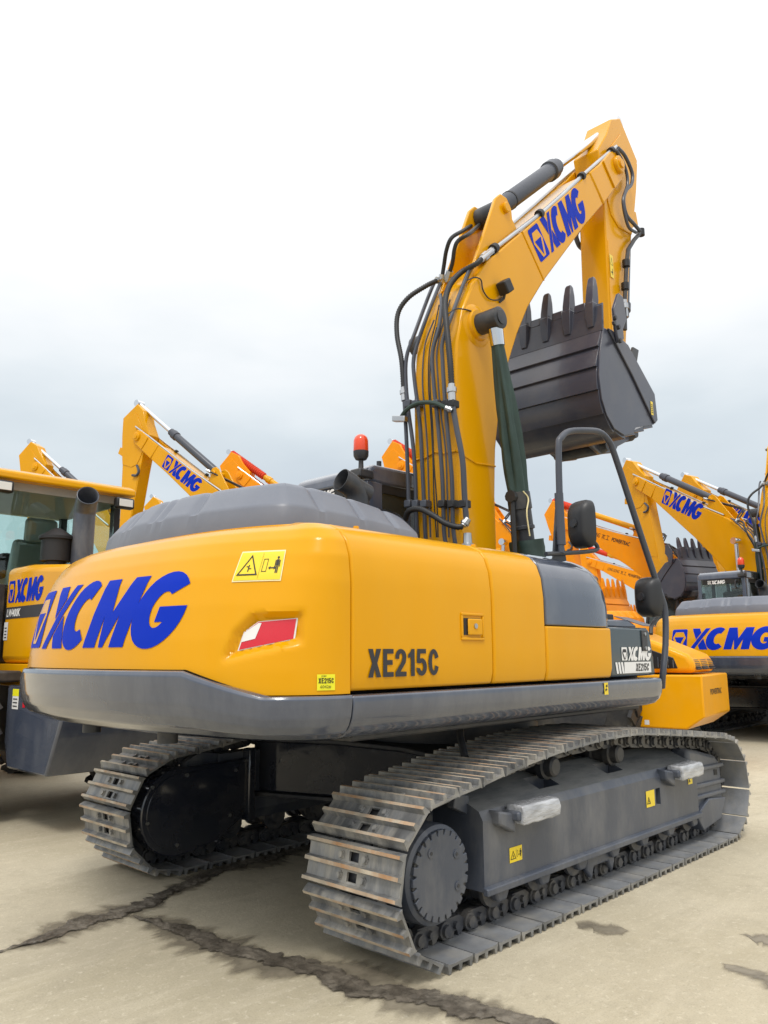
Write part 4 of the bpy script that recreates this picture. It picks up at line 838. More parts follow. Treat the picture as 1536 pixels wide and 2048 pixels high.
# the shell, plate by plate from the lip round to the back
SH = [Vector((v.x, v.z)) for v in (SP[0], SP[13], SP[12], SP[11], SP[10], SP[9], SP[8], SP[7], SP[5])]
SHc = [Vector((p.x, p.z)) for p in cr_path([(p.x, 0, p.y) for p in SH], 10)]
lens = [0]
for a, b_ in zip(SHc, SHc[1:]): lens.append(lens[-1]+(b_-a).length)
def sh_at(s_):
    j = min(max(int(np.searchsorted(lens, s_, 'right'))-1, 0), len(SHc)-2); k = (s_-lens[j])/max(1e-6, lens[j+1]-lens[j]); p = SHc[j].lerp(SHc[j+1], k); e = (SHc[j+1]-SHc[j]).normalized(); return p, Vector((e.y, -e.x))
NP_ = 9; cen = sum((Vector(p) for p in SPX), Vector((0, 0)))/len(SPX)
for k in range(NP_):
    s0, s1 = lens[-1]*k/NP_, lens[-1]*(k+1)/NP_; P = []; Q = []
    for i in range(5):
        p, n_ = sh_at(s0+(s1-s0)*i/4)
        if n_.dot(p-cen) < 0: n_ = -n_
        P.append(p+n_*(.002+.026*i/4)); Q.append(p-n_*.02)
    m = MB(); m.prism([(p.x, p.y) for p in P+Q[::-1]], 'xz', -.602, .602); m.build('shell_plate', 'bucket', BK, bevel=.003)
# lip and teeth
lipn = (Vector((onY(1206, 543, -.46).x, onY(1206, 543, -.46).z))-Vector((onY(1207, 640, -.46).x, onY(1207, 640, -.46).z))).normalized()
lip0 = SHc[0]; lp = Vector((lipn.y, -lipn.x))
if lp.dot(lip0-cen) < 0: lp = -lp
m = MB(); A = [lip0-lipn*.03+lp*.016, lip0+lipn*.24+lp*.012, lip0+lipn*.27-lp*.01, lip0-lipn*.03-lp*.02]; m.prism([(p.x, p.y) for p in A], 'xz', -.615, .615); m.build('lip', 'bucket', BK, bevel=.004)
for y in (-.50, -.25, 0, .25, .50):
    b0 = lip0+lipn*.03; m = MB(); rs = []
    for t_, wy, wo, wi in ((0, .035, .03, 0), (.10, .052, .05, .0), (.24, .056, .058, .035), (.245, .050, .052, .035), (.30, .050, .05, .04), (.42, .046, .036, .032), (.51, .038, .022, .018), (.535, .026, .010, .008)):
        c_ = b0+lipn*t_; rs.append([(c_.x+lp.x*o, y+yy, c_.y+lp.y*o) for yy, o in ((-wy, -wi), (wy, -wi), (wy*.8, wo), (-wy*.8, wo))])
    m.rings(rs); m.build('tooth', 'bucket', BK, bevel=.006)
for y in (-.375, -.125, .125, .375):
    c_ = lip0+lipn*.27; m = MB(); m.prism([(p.x, p.y) for p in (c_-lipn*.04+lp*.016, c_+lipn*.05+lp*.012, c_+lipn*.05-lp*.016, c_-lipn*.04-lp*.02)], 'xz', y-.06, y+.06); m.build('lip_shroud', 'bucket', BK, bevel=.01)
for s_ in (-1, 1):
    P = [onY(x, y, -.64) for x, y in ((1226, 660), (1222, 618), (1231, 588), (1240, 596), (1247, 640), (1240, 660), (1242, 680), (1232, 687))]
    m = MB(); m.prism([(v.x, v.z) for v in P], 'xz', s_*.641, s_*.675); SC = m.build('side_cutter', 'bucket', BK, bevel=.008)
    for px, py in ((1228, 636), (1235, 655), (1226, 647), (1238, 682)):
        v = onY(px, py, -.675); m = MB(); m.lathe((v.x, s_*.674, v.z), (v.x, s_*.70, v.z), [(0, .024), (1, .022)], 6); m.build('bolt', 'dark', BK)
# ears and link at the back
for y in (-.24, .20):
    P = [onY(x, y_, -.24) for x, y_ in ((1168, 872), (1177, 885), (1202, 908), (1231, 905), (1236, 893), (1271, 874), (1275, 850), (1240, 848))]
    m = MB(); m.prism([(v.x, v.z) for v in P], 'xz', y, y+.045); m.build('bucket_ear', 'bucket', BK, bevel=.01)
e1 = onY(1205, 893, -.24); e2 = onY(1262, 868, -.24)
for e in (e1, e2): m = MB(); m.lathe((e.x, -.30, e.z), (e.x, .30, e.z), [(0, .05), (.05, .055), (.1, .075), (.9, .075), (.95, .055), (1, .05)], 18); m.build('ear_pin', 'dark', BK)
v = onY(1304, 820, -.645); decal('number_sticker', [(*tess([rect(0, 0, .05, .14)]), 'sticker'), (*tess([rect(.01, .02*i+.02, .04, .02*i+.03) for i in range(5)]), 'decal_black')], plane_map((v.x-.02, -.641, v.z-.05), (1, 0, 0), (0, 0, 1)), BK)
# links between arm and bucket
m = MB()
for y in (-.19, .16): m.prism([(3.22, 4.80), (3.36, 4.80), (AEND.x+.36, AEND.z+.42), (AEND.x+.24, AEND.z+.36)], 'xz', y, y+.03)
LK = m.build('bucket_link', 'dark', ARM, bevel=.008)
# ================================================================== boom cylinders
BTOP, BBASE = Vector((.26, 0, 4.12)), Vector((.78, 0, 1.25))
def boom_cyl(y):
    s_ = 1 if y > 0 else -1
    m = MB(); m.lathe((BTOP.x, s_*.225, BTOP.z), (BTOP.x, y+s_*.07, BTOP.z), [(0, .09), (.97, .092), (1, .08)], 28); BCY = m.build('boom_cylinder', 'dark', EX)
    m = MB(); m.lathe((BTOP.x, s_*.215, BTOP.z), (BTOP.x, s_*.262, BTOP.z), [(0, .19), (.35, .17), (.45, .135), (1, .125)], 32); m.build('boom_boss', 'yellow', BCY)
    m = MB(); m.lathe((BTOP.x, y+s_*.07, BTOP.z), (BTOP.x, y+s_*.082, BTOP.z), [(0, .06), (.9, .06), (1, .05)], 20); m.build('pin_cap', 'dark', BCY)
    d_ = Vector((BBASE.x-BTOP.x, 0, BBASE.z-BTOP.z)); a = Vector((BTOP.x, y, BTOP.z)); b_ = Vector((BBASE.x, y, BBASE.z)); dd = (b_-a).normalized()
    m = MB(); m.lathe(a+dd*.08, a+dd*.22, [(0, .062), (1, .058)], 18); m.build('rod_collar', 'chrome', BCY)
    k0, k1 = .20, 1.45
    # canvas sleeve gathered round the rod
    rs = []; e1_ = dd.orthogonal().normalized(); e2_ = dd.cross(e1_)
    for i in range(46):
        t_ = i/45; p = a+dd*(k0+(k1-k0)*t_); ring_ = []
        rad = .050+.034*min(1, t_*1.6)
        for k in range(48):
            q = 2*math.pi*k/48; fold = .17*math.sin(5*q+3.0*t_)+.10*math.sin(9*q-2*t_+1)+.05*noise.noise((q*2, t_*9, y))
            fold *= min(1, .3+1.5*t_)*(1-.5*max(0, t_-.85)/.15); ring_.append(p+(e1_*math.cos(q)+e2_*math.sin(q))*rad*(1+fold))
        rs.append(ring_)
    m = MB(); m.rings(rs); m.build('canvas_sleeve', 'canvas', BCY, ang=60)
    m = MB(); m.lathe(a+dd*1.42, a+dd*2.9, [(0, .06), (.01, .094), (.10, .096), (.105, .086), (.19, .086), (.195, .095), (.21, .096), (.215, .080), (1, .080)], 24); m.build('cylinder_barrel', 'dark', BCY)
    p = a+dd*1.5; m = MB(); m.tube([p+Vector((-.10, 0, 0)), p+Vector((-.09, 0, -.4)), p+Vector((-.10, 0, -1.1))], .022, 8); m.lathe(p+Vector((-.13, 0, .02)), p+Vector((-.02, 0, .02)), [(0, .05), (1, .05)], 10); m.build('cylinder_pipe', 'hose', BCY)
    m = MB(); m.tube(cr_path([p+Vector((-.06, -.08, .06)), p+Vector((-.02, -.10, .0)), p+Vector((-.05, -.10, -.12)), p+Vector((-.02, -.10, -.3))], 5), .006, 6); m.build('tie_string', 'cream', BCY)
    rs = []
    for i in range(12):
        t_ = i/11; p = a+dd*(1.82+.26*t_)+Vector((.02, 0, 0)); rs.append([p+(e1_*math.cos(q)+e2_*math.sin(q))*(.13+.012*math.sin(4*q+2*t_)+.008*noise.noise((q, t_*5, 3))) for q in [2*math.pi*k/32 for k in range(32)]])
    m = MB(); m.rings(rs); m.build('canvas_wrap', 'canvas', BCY, ang=60)
    return BCY
boom_cyl(-.40); boom_cyl(.40)
m = MB()
for y in (-.42, .42): m.prism([(.62, 1.2), (.66, 1.40), (.90, 1.40), (.98, 1.2)], 'xz', y-.09, y+.09)
m.prism([(-.10, 1.2), (.06, 1.78), (.34, 1.78), (.6, 1.2)], 'xz', .30, .36); m.prism([(-.10, 1.2), (.06, 1.78), (.34, 1.78), (.6, 1.2)], 'xz', -.36, -.30); m.build('boom_mount', 'dark', EX, bevel=.01)
# ================================================================== handrail and mirrors
ry = lambda p, y: onY(p[0], p[1], y)
P = [ry((1122, 1106), -1.20), ry((1121, 1060), -1.20), ry((1117, 900), -1.20), ry((1122, 876), -1.205), ry((1138, 863), -1.21), ry((1170, 861), -1.25), ry((1198, 864), -1.27), ry((1216, 880), -1.28), ry((1230, 912), -1.285), ry((1275, 1050), -1.31), ry((1318, 1180), -1.335), ry((1330, 1222), -1.34), ry((1331, 1290), -1.345), ry((1326, 1345), -1.345), ry((1324, 1375), -1.32)]
m = MB(); m.tube(P[:1]+cr_path(P[1:], 3), .023, 12); RAIL = m.build('handrail', 'pipe', EX)
p = P[1]; m = MB(); m.lathe(p-Vector((0, 0, .10)), p+Vector((0, 0, .25)), [(0, .032), (1, .03)], 12); m.build('rail_socket', 'pipe', RAIL)
m = MB(); m.prism([(P[0].x-.06, 2.03), (P[0].x-.02, 2.25), (P[0].x+.02, 2.45), (P[0].x+.10, 2.03)], 'xz', P[0].y+.02, P[0].y+.035); m.build('rail_gusset', 'dark', RAIL)
def mirror(pix, y, arm_pix, name_label):
    c_ = [onY(x, z, y) for x, z in pix]; cx = sum((v.x for v in c_))/4; cz0 = min(v.z for v in c_); cz1 = max(v.z for v in c_); x0 = min(v.x for v in c_); x1 = max(v.x for v in c_)
    rs = []; d = Vector((.25, .97, 0)).normalized(); e = Vector((.97, -.25, 0)).normalized(); cc = Vector(((x0+x1)/2, y, (cz0+cz1)/2)); hw = .105; hh = (cz1-cz0)/2
    # housing: rounded shell, its back towards the rear
    for t_, k in ((-.075, .45), (-.06, .72), (-.03, .92), (.0, 1), (.03, 1)):
        rs.append([cc+e*t_*1.0+d*(hw*k*math.copysign(abs(math.cos(q))**.5, math.cos(q)))+Vector((0, 0, hh*k*math.copysign(abs(math.sin(q))**.45, math.sin(q)))) for q in [2*math.pi*i/28 for i in range(28)]])
    m = MB(); m.rings(rs); MR = m.build('mirror', 'mirror_black', EX, ang=50)
    rs = [[cc+e*.031+d*(hw*.9*math.copysign(abs(math.cos(q))**.5, math.cos(q)))+Vector((0, 0, hh*.93*math.copysign(abs(math.sin(q))**.45, math.sin(q)))) for q in [2*math.pi*i/28 for i in range(28)]]]; rs.append([p+e*.003 for p in rs[0]])
    m = MB(); m.rings(rs); m.build('mirror_glass', 'chrome', MR)
    A = [onY(x, z, yy) for x, z, yy in arm_pix]; m = MB(); m.tube(cr_path(A, 5), .015, 8); m.build('mirror_arm', 'dark', MR)
    m = MB(); m.lathe(cc-e*.09, cc-e*.02, [(0, .03), (1, .034)], 10); m.build('mirror_joint', 'dark', MR)
    return MR
mirror(((1143, 1007), (1183, 1007), (1183, 1092), (1143, 1092)), -1.19, [(1092, 1108, -1.19), (1130, 1106, -1.20), (1165, 1104, -1.22), (1192, 1100, -1.23), (1194, 1092, -1.23), (1186, 1080, -1.22), (1180, 1050, -1.20)], '')
mirror(((1281, 1157), (1311, 1157), (1311, 1233), (1281, 1233)), -1.27, [(1302, 1268, -1.30), (1303, 1252, -1.29), (1312, 1238, -1.28), (1316, 1228, -1.28), (1314, 1190, -1.28)], '')
# ================================================================== other machines of the yard
def kids(o): return [c_ for c_ in bpy.data.objects if c_.parent == o]
CHILD = {}
for c_ in bpy.data.objects:
    if c_.parent: CHILD.setdefault(c_.parent.name, []).append(c_)
def copy_tree(o, parent=None, swap=None, skip=()):
    c_ = o.copy(); COL.objects.link(c_); c_.parent = parent
    if swap and o.data is not None:
        for i, sl_ in enumerate(c_.material_slots):
            mn = sl_.material.name if sl_.material else None
            if mn in swap: sl_.link = 'OBJECT'; sl_.material = MAT[swap[mn]]
    ORG[c_.name] = ORG.get(o.name, Vector((0, 0, 0)))
    for ch in CHILD.get(o.name, []):
        if ch.name.split('.')[0] not in skip: copy_tree(ch, c_, swap, skip)
    return c_
GRP = 'yellow crawler excavators with blue lettering'
K = copy_tree(EX); K.location = (11.1, .97, 0); K['label'] = 'yellow excavator at the right edge, its tail and blue lettering facing the camera'; K['group'] = GRP
def local_root(name, label, cat, loc, rz, group=None):
    o = empty(name, label, cat, loc, rz, group); ORG[o.name] = Vector((0, 0, 0)); return o
def low_track(sgn):
    m = MB()
    for k in range(NS):
        s_ = k*PITCH; a = on_path(s_); b_ = on_path(s_+PITCH); e = (b_-a).normalized(); n_ = Vector((-e.y, e.x)); c_ = (a+b_)/2+n_*.062
        m.obox((c_.x, sgn*HG, c_.y), (e.x*.094, 0, e.y*.094), (0, SW, 0), (n_.x*.012, 0, n_.y*.012))
        for q in (-.065, 0, .065): m.obox((c_.x+e.x*q+n_.x*.018, sgn*HG, c_.y+e.y*q+n_.y*.018), (e.x*.008, 0, e.y*.008), (0, SW, 0), (n_.x*.014, 0, n_.y*.014))
    return m
LOWT = [low_track(s_) for s_ in (-1, 1)]; LOWO = [None, None]
FAR_BODY = ('counterweight', 'engine_hood', 'cab', 'engine_door', 'side_panel', 'tank_panel', 'fuel_tank_cover', 'toolbox', 'upper_frame', 'x_frame', 'swing_bearing', 'track_frame', 'engine_bay', 'boom_mount')
SKIP = ('warning_sticker', 'number_sticker', 'bearing_bolt', 'latch', 'latch_pocket', 'latch_handle', 'key_lock', 'plastic_wrap', 'weld_seam', 'bolt', 'track_roller', 'roller_bracket')
def rotY(v, a): return Vector((v.x*math.cos(a)+v.z*math.sin(a), v.y, -v.x*math.sin(a)+v.z*math.cos(a)))
HB_ = {}
def heavy_boom():
    ex = [0, .12, .30, .36, .36, .34, .30, .26, .20, .12, 0]; P = []
    for i, (x, z) in enumerate(BOT):
        e = (Vector(BOT[min(i+1, len(BOT)-1)])-Vector(BOT[max(i-1, 0)])).normalized(); n_ = Vector((-e.y, e.x)); P.append((x+n_.x*ex[i], z+n_.y*ex[i]))
    m = MB(); m.prism(TOP+[(2.52, 6.40)]+P, 'xz', -BW, BW); return m
def posed(label, tip_px, th, al, be, yaw, swap=None, sleeve=None, group=GRP, text=None, thick=False):
    """an excavator of the same size with boom, arm and bucket swung; stood on the ground so that its boom tip lies on the line of sight tip_px"""
    th, al, be = R(th), R(al), R(be); sk = SKIP+(('lettering', 'name_band') if swap else ())
    tip = FOOT+rotY(TIP-FOOT, th); aend = tip+rotY(AEND-TIP, al)
    P = onZ(tip_px[0], tip_px[1], tip.z); rz = yaw; loc = Vector((P.x-tip.x*math.cos(rz), P.y-tip.x*math.sin(rz), 0))
    r_ = local_root('excavator', label, 'excavator', loc, rz, group)
    for ch in CHILD[EX.name]:
        if ch.name.split('.')[0] in FAR_BODY: copy_tree(ch, r_, swap, sk)
    for i in (0, 1):
        if LOWO[i] is None: o = LOWO[i] = LOWT[i].build('crawler_track', 'shoe', r_); o['kind'] = 'stuff'
        else: o = LOWO[i].copy(); COL.objects.link(o); o.parent = r_
    b_ = copy_tree(BOOM, r_, swap, sk+(('lettering',) if thick else ()))
    if thick:
        if not HB_: t_ = heavy_boom().build('boom', 'yellow', None, org=FOOT); HB_['m'] = t_.data; bpy.data.objects.remove(t_)
        b_.data = HB_['m']
        if swap: b_.material_slots[0].link = 'OBJECT'; b_.material_slots[0].material = MAT[swap['yellow']]
        else:
            d = Vector((2.37-1.05, 0, 6.53-5.32)).normalized(); nn = Vector((-d.z, 0, d.x)); c1 = Vector((2.28, BW, 6.08))-nn*.10; decal('lettering', LOGO_B, plane_map(c1, -d, nn*1.5), b_)
    b_.location = FOOT; b_.rotation_euler = (0, th, 0)
    a_ = copy_tree(ARM, r_, swap, sk+('bucket_cylinder', 'bucket_link')); a_.location = tip; a_.rotation_euler = (0, al, 0)
    k_ = copy_tree(BK, r_, swap, sk); k_.location = aend; k_.rotation_euler = (0, be, 0)
    h0 = FOOT+rotY(hc0-FOOT, th); h1 = tip+rotY(ARMTOP-TIP, al); ac = hyd_cyl(h0, h1, .58, .088, .05, r_, 'yellow_far' if swap else 'pipe', 'arm_cylinder')
    if sleeve:
        c_ = h0.lerp(h1, .58); N = 40; rr = [.10+(.018 if i % 2 else -.008) for i in range(N+1)]; m = MB(); m.tube([c_.lerp(h1, i/N*.96) for i in range(N+1)], rr, 10); m.build('rod_sleeve', 'red_sleeve', ac, ang=60)
    for y in (-.42, .42):
        bt = FOOT+rotY(BTOP-FOOT, th); bt.y = y; bb_ = Vector((BBASE.x, y, BBASE.z)); o = hyd_cyl(bb_, bt, .6, .085, .05, r_, 'orange' if swap else 'dark', 'boom_cylinder')
    if text:
        d = rotY(Vector((2.37-1.05, 0, 6.53-5.32)).normalized(), th); nn = Vector((-d.z, 0, d.x)); c1 = FOOT+rotY(Vector((2.30, BW, 6.12))-FOOT, th); c1.y = BW+.002
        ly = [text_layer('LONG GONG', .13, 'decal_black', .01, .2, .72, 0, 0)]
        ch = [rect(.80, .10, .96, .115), rect(.86, 0, .875, .13), [(.86, .09), (.80, 0), (.815, 0), (.872, .09)], rect(.90, .0, .915, .10), rect(.915, 0, .965, .015), rect(1.01, .115, 1.13, .13), rect(1.062, .015, 1.078, .115), rect(1.0, 0, 1.14, .015)]
        ly.append((*tess(ch), 'decal_black')); ly.append(text_layer('POWERTRAC', .12, 'decal_black', .02, .2, .80, 1.26, .0))
        decal('lettering', ly, plane_map(Vector((2.42, BW, 6.20)), -Vector((.737, 0, .676))*.80, Vector((-.676, 0, .737))*1.0), b_)
    return r_
LOGO_B = logo_layers(1.42, 'blue', 'yellow')
ORA = {'yellow': 'orange', 'grey': 'dark', 'hood_grey': 'orange', 'bucket': 'orange'}
OG = 'orange crawler excavators'
posed('yellow excavator behind the loader roof, boom lowered to the left with blue lettering', (289, 878), 8, -12, 0, 1.8)
posed('far yellow excavator showing only its arm top above the loader roof', (82, 938), 4, 0, 0, 2.0)
posed('yellow excavator with raised bucket, right of the tall handrail', (1284, 966), 13, 8, 4, 1.22, thick=True)
posed('yellow excavator behind the raised bucket, its boom tip second from the right edge', (1400, 992), 13, 8, 4, 1.22, thick=True)
posed('orange excavator peeping over the grey engine hood, red sleeve on its arm cylinder', (487, 955), 6, 4, 0, 2.0, ORA, True, OG)
posed('orange excavator mostly hidden behind the tall yellow boom', (812, 935), 8, 4, 0, 1.7, ORA, True, OG)
posed('orange excavator with black boom lettering and red cylinder sleeve beside the handrail', (1132, 1046), 22, 6, 0, 1.45, ORA, True, OG, True, True)
posed('orange excavator low behind the lettered orange boom', (1185, 1125), 24, 6, 0, 1.5, ORA, True, OG, True, True)
posed('orange excavator low behind the raised dark bucket', (1345, 1128), 24, 6, 0, 1.35, ORA, True, OG, None, True)
posed('distant yellow excavator, just its arm top above the ribbed grey hood', (322, 1034), 4, 0, 0, 2.0)
# ------------------------------------------------------------------ wheel loaders
def wheel(parent, x, y, sgn, r_=.76, w_=.5):
    m = MB(); pr_ = [(0, r_*.55), (.04, r_*.80), (.12, r_*.93), (.22, r_*.965), (.78, r_*.965), (.88, r_*.93), (.96, r_*.80), (1, r_*.55)]
    m.lathe((x, y-w_/2, r_), (x, y+w_/2, r_), pr_, 40)
    n_ = 22
    for i in range(n_):
        for s_ in (-1, 1):
            a = 2*math.pi*(i+(.5 if s_ > 0 else 0))/n_; c_ = Vector((math.cos(a), 0, math.sin(a))); tt = Vector((-math.sin(a), 0, math.cos(a)))
            m.obox(Vector((x, y+s_*w_*.24, r_))+c_*(r_*.965), c_*(r_*.035), (tt*.85+Vector((0, s_*.5, 0))).normalized()*.05, Vector((0, w_*.22, 0))-tt*s_*.06)
    t_ = m.build('tyre', 'rubber', parent)
    m = MB(); o0 = y+sgn*w_/2
    m.lathe((x, o0-sgn*.16, r_), (x, o0+sgn*.005, r_), [(0, .05), (.05, .20), (.4, .24), (.45, r_*.50), (.9, r_*.565), (1, r_*.55)], 32); m.build('rim', 'dark', t_)
    for i in range(10):
        a = 2*math.pi*i/10; m = MB(); m.cyl((x+.17*math.cos(a), o0-sgn*.13, r_+.17*math.sin(a)), (x+.17*math.cos(a), o0-sgn*.09, r_+.17*math.sin(a)), .018, n=6); m.build('wheel_nut', 'steel', t_)
def loader(label, loc, rz, paint, style):
    L_ = local_root('wheel_loader', label, 'wheel loader', loc, rz)
    hz = 2.28 if style == 'A' else 1.95; rz_ = 2.22 if style == 'A' else 1.5; hw = .45 if style == 'A' else .55
    m = MB(); m.prism([(-2.45, 1.36), (-1.0, 1.36), (-1.0, hz), (-1.5, hz), (-2.25, rz_), (-2.45, rz_-.12)] if style == 'A' else [(-2.65, 1.16), (-1.0, 1.16), (-1.0, hz), (-1.35, hz-.04), (-2.35, rz_), (-2.58, rz_-.10), (-2.66, 1.30)], 'xz', -hw, hw); HD = m.build('engine_hood', paint, L_, bevel=.07, seg=4)
    m = MB(); m.prism([(-2.75, 1.18), (-2.75, .95), (-2.52, .48), (-1.75, .48), (-1.65, .70), (-1.65, 1.18)] if style == 'A' else [(-2.78, 1.14), (-2.78, .62), (-2.55, .46), (-1.95, .46), (-1.95, 1.14)], 'xz', -hw-.16, hw+.16); BL = m.build('ballast', 'grey' if style == 'A' else paint, L_, bevel=.02)
    m = MB(); m.box(-1.8, 1.7, -.4, .4, .55, 1.2); m.build('chassis', 'dark', L_, bevel=.02)
    if style == 'A':
        m = MB(); m.prism([(-2.44, 1.16), (-.95, 1.16), (-.95, 1.36), (-2.0, 1.36), (-2.44, 1.30)], 'xz', -hw-.02, hw+.02); m.build('lower_panel', paint, L_, bevel=.01)
        for s_ in (1, -1):
            d_ = Vector((-s_, 0, 0)); o = Vector((-1.10 if s_ > 0 else -1.98, s_*(hw+.0005), 1.93))
            decal('lettering', logo_layers(.78, 'blue', 'yellow'), plane_map(o+Vector((0, 0, .0)), d_*1.0, (0, 0, 1.35)), HD)
            decal('model_strip', [(*tess([rect(0, 0, 1.0, .11)]), 'decal_grey'), text_layer('LW400K', .075, 'white', .03, .2, .32, .03, .018)], plane_map(o+Vector((s_*.04, 0, -.15)), d_, (0, 0, 1)), HD)
        decal('serial_plate', [(*tess([rect(0, 0, .09, .17)]), 'white'), (*tess([rect(.02, .03*i+.02, .07, .03*i+.03) for i in range(4)]), 'decal_black')], plane_map((-1.05, hw+.0005, 1.58), (-1, 0, 0), (0, 0, 1)), HD)
        decal('warning_sticker', [(*tess([rect(0, 0, .13, .17)]), 'white'), (*tess([rect(0, .11, .13, .17)]), 'sticker_lemon'), (*tess([rect(.02, .03*i+.02, .11, .03*i+.03) for i in range(3)]), 'decal_grey')], plane_map((-1.78, hw+.1605, .98), (-1, 0, 0), (0, 0, 1)), BL)
        decal('reflector', [(*tess([rect(0, 0, .05, .11)]), 'red')], plane_map((-2.0, hw+.1605, 1.0), (-1, 0, 0), (0, 0, 1)), BL)
        # exhaust and air cleaner on the hood
        m = MB(); m.tube(cr_path([(-1.42, -.10, 2.2), (-1.42, -.10, 2.72), (-1.43, -.10, 2.86), (-1.52, -.07, 2.95), (-1.60, -.04, 2.99)], 6), .105, 24, cap=False); m.mouth((-1.60, -.04, 2.99), (-.08, .03, .04), .105); ex = m.build('exhaust_pipe', 'frame_grey', L_, ang=50)
        m = MB(); m.lathe((-1.28, .10, 2.2), (-1.28, .10, 2.68), [(0, .10), (.3, .10), (.31, .145), (.75, .145), (.76, .17), (.82, .17), (.98, .05), (1, .03)], 20); m.build('air_cleaner', 'black', L_)
        # cab of posts, panes and a thick roof
        m = MB(); m.prism([(-.98, 1.36), (.36, 1.36), (.40, 2.12), (-.98, 2.12)], 'xz', -.72, .72); CB = m.build('cab', 'dark', L_, bevel=.03)
        m = MB(); m.prism([(-1.16, 3.14), (-1.15, 3.215), (-1.05, 3.255), (.5, 3.27), (.62, 3.22), (.62, 3.14)], 'xz', -.80, .80); m.build('cab_roof', paint, CB, bevel=.022, seg=3)
        m = MB(); m.box(-1.02, .5, -.74, .74, 3.06, 3.142); m.build('roof_lining', 'lining', CB)
        for x, y in ((-.93, .68), (-.93, -.68), (.36, .68), (.36, -.68)): m = MB(); m.obox((x, y, 2.6), (.045, 0, 0), (0, .04, 0), (0, 0, .50)); m.build('pillar', 'black', CB, bevel=.01)
        for nm, a in (('rear_window', (-.985, -.975, -.64, .64)), ('windscreen', (.37, .38, -.64, .64)), ('side_window', (-.88, .32, .69, .70)), ('side_window', (-.88, .32, -.70, -.69))): m = MB(); m.box(a[0], a[1], a[2], a[3], 2.12, 3.06); m.build(nm, 'glass', CB)
        m = MB(); m.prism([(-.60, 2.05), (-.66, 2.62), (-.55, 2.64), (-.42, 2.25), (.0, 2.22), (.0, 2.05)], 'xz', -.26, .26); st = m.build('seat', 'seat', CB, bevel=.05, seg=3)
        m = MB(); m.prism([(-.69, 2.58), (-.70, 2.86), (-.60, 2.87), (-.58, 2.60)], 'xz', -.17, .17); m.build('headrest', 'seat', st, bevel=.05, seg=3)
        m = MB(); m.lathe((.14, 0, 2.42), (.10, 0, 2.46), [(0, .17), (.5, .19), (1, .17)], 20); m.build('steering_wheel', 'black', CB)
        for y in (.62, -.66):
            m = MB(); m.box(-1.20, -1.11, y-.105, y+.105, 2.99, 3.11); lp_ = m.build('work_lamp', 'black', CB, bevel=.02)
            m = MB(); m.box(-1.206, -1.201, y-.078, y+.078, 3.012, 3.09); m.build('lamp_lens', 'lamp', lp_, bevel=.002)
        m = MB(); m.box(-.2, .3, -.6, .6, 2.10, 2.16); m.box(.1, .3, -.5, .5, 2.14, 2.40); m.build('dashboard', 'black', CB, bevel=.03)
        m = MB(); m.box(-1.60, .40, hw+.02, .78, 1.20, 1.30); m.build('fender', 'dark', L_, bevel=.02); m = MB(); m.box(-1.60, .40, -.78, -hw-.02, 1.20, 1.30); m.build('fender', 'dark', L_, bevel=.02)
        m = MB(); m.box(-1.02, -.90, hw+.005, .74, 1.30, 2.12); m.build('cab_guard', 'dark', L_, bevel=.01)
    else:
        m = MB(); m.prism([(-.95, 1.1), (.35, 1.1), (.30, 2.5), (-.9, 2.5)], 'xz', -.6, .6); m.build('cab', 'dark', L_, bevel=.04)
        decal('lettering', [text_layer('POWERTRAC', .075, 'decal_black', .015, .15, .62, 0, 0)], plane_map((-2.7805, .34, .88), (0, -1, 0), (0, 0, 1)), BL)
        # dark mesh grilles let into the hood
        for s_ in (1, -1):
            m = MB(); m.prism([(-2.45, 1.22), (-1.55, 1.20), (-1.50, 1.55), (-1.75, 1.60), (-2.40, 1.36)], 'xz', s_*(hw-.02), s_*(hw+.006)); gq = m.build('side_grille', 'black', HD, bevel=.01)
            for i in range(14): x = -2.40+i*.065; m = MB(); m.box(x, x+.012, *sorted((s_*(hw+.004), s_*(hw+.012))), 1.23, 1.33+.17*(i/14)); m.build('grille_slat', 'frame_grey', gq)
        for y0, y1 in ((-.48, -.22), (-.17, .17), (.22, .48)):
            m = MB(); m.prism([(-2.672, 1.20), (-2.664, 1.20), (-2.60, 1.36), (-2.61, 1.36)], 'xz', y0, y1); gq = m.build('rear_grille', 'black', HD, bevel=.003)
            for i in range(6): z = 1.215+i*.022; m = MB(); m.box(-2.682+i*.009, -2.67+i*.009, y0+.01, y1-.01, z, z+.008); m.build('grille_slat', 'frame_grey', gq)
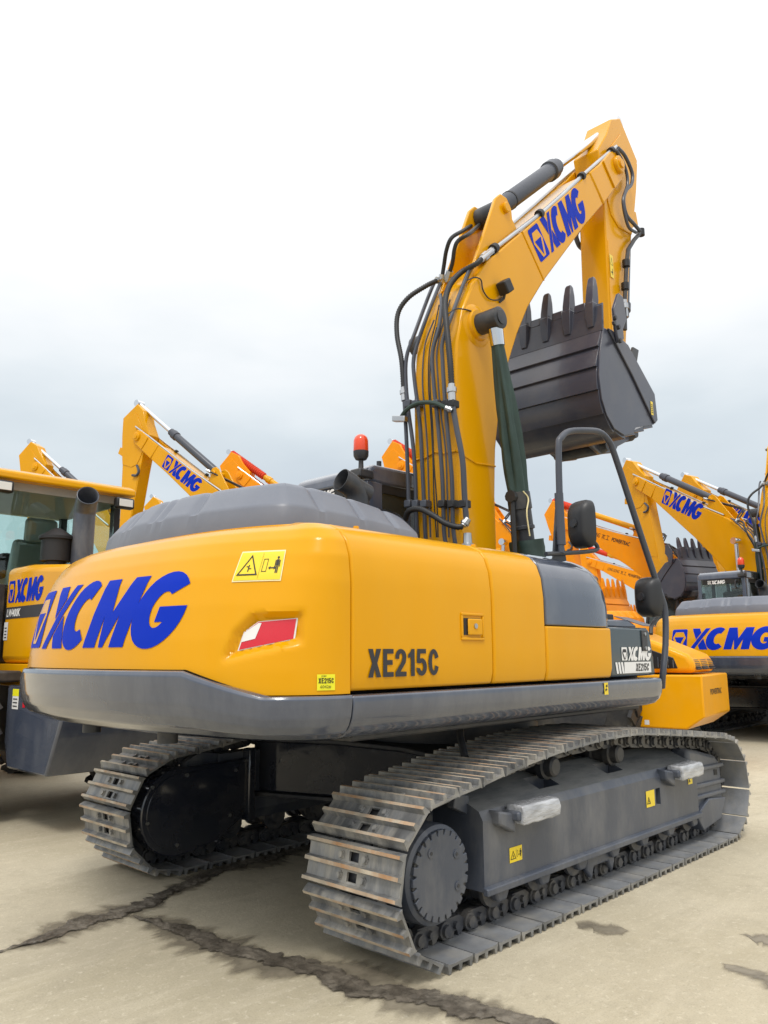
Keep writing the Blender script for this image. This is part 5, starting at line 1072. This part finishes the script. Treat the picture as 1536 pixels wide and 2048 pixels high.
        m = MB(); m.prism([(-1.95, 1.79), (-1.55, 1.93), (-1.55, 1.94), (-1.95, 1.80)], 'xz', -.3, .3); m.build('top_vent', 'frame_grey', HD)
        m = MB(); m.cyl((-2.3, hw+.1, 1.14), (-2.3, hw+.1, 1.24), .03, n=10); m.lathe((-2.3, hw+.1, 1.24), (-2.3, hw+.1, 1.34), [(0, .03), (.3, .06), (.8, .055), (1, .02)], 14); m.build('rear_lamp', 'black', L_)
        decal('serial_plate', [(*tess([rect(0, 0, .06, .06)]), 'white')], plane_map((-2.02, hw+.1605, .50), (-1, 0, 0), (0, 0, 1)), BL)
    for x in (-1.0 if style == 'A' else -1.3, 1.45):
        for s_ in (1, -1): wheel(L_, x, s_*.92, s_, .76 if style == 'A' else .70)
    # front frame, lift arms and bucket
    m = MB(); m.prism([(.5, .6), (.5, 1.3), (1.0, 1.75), (1.45, 1.75), (1.9, 1.1), (1.9, .6)], 'xz', -.42, .42); m.build('front_frame', paint, L_, bevel=.02)
    for s_ in (1, -1): m = MB(); m.prism([(1.0, 1.55), (1.2, 1.75), (1.9, 1.35), (2.75, .45), (2.65, .25), (1.8, 1.05)], 'xz', s_*.46, s_*.56); m.build('lift_arm', paint, L_, bevel=.01)
    m = MB(); P = [(2.75, .9), (2.65, .5), (2.75, .15), (3.0, .02), (3.75, .02), (3.75, .05), (3.05, .07), (2.82, .2), (2.72, .5), (2.82, .88), (3.2, 1.15), (3.17, 1.18)]; m.prism(P, 'xz', -1.3, 1.3)
    for y in (-1.3, 1.27): m.prism([(2.76, .9), (2.66, .5), (2.76, .15), (3.0, .03), (3.7, .03), (3.2, 1.14)], 'xz', y, y+.03)
    m.build('bucket', paint, L_)
    return L_
loader('yellow wheel loader with glazed cab behind the counterweight at the left edge', (-1.30, 5.05, 0), math.pi/2, 'yellow', 'A')
jp = onZ(1372, 1352, 1.12); ja = 1.72
jp = CAM+ray(1372, 1352)*10.8; jl = Vector((jp.x, jp.y, 0))-Vector((math.cos(ja), math.sin(ja), 0))*(-2.4); 
loader('amber loader rear with dark grilles and black lettering beyond the near track', jl, ja, 'amber', 'B')
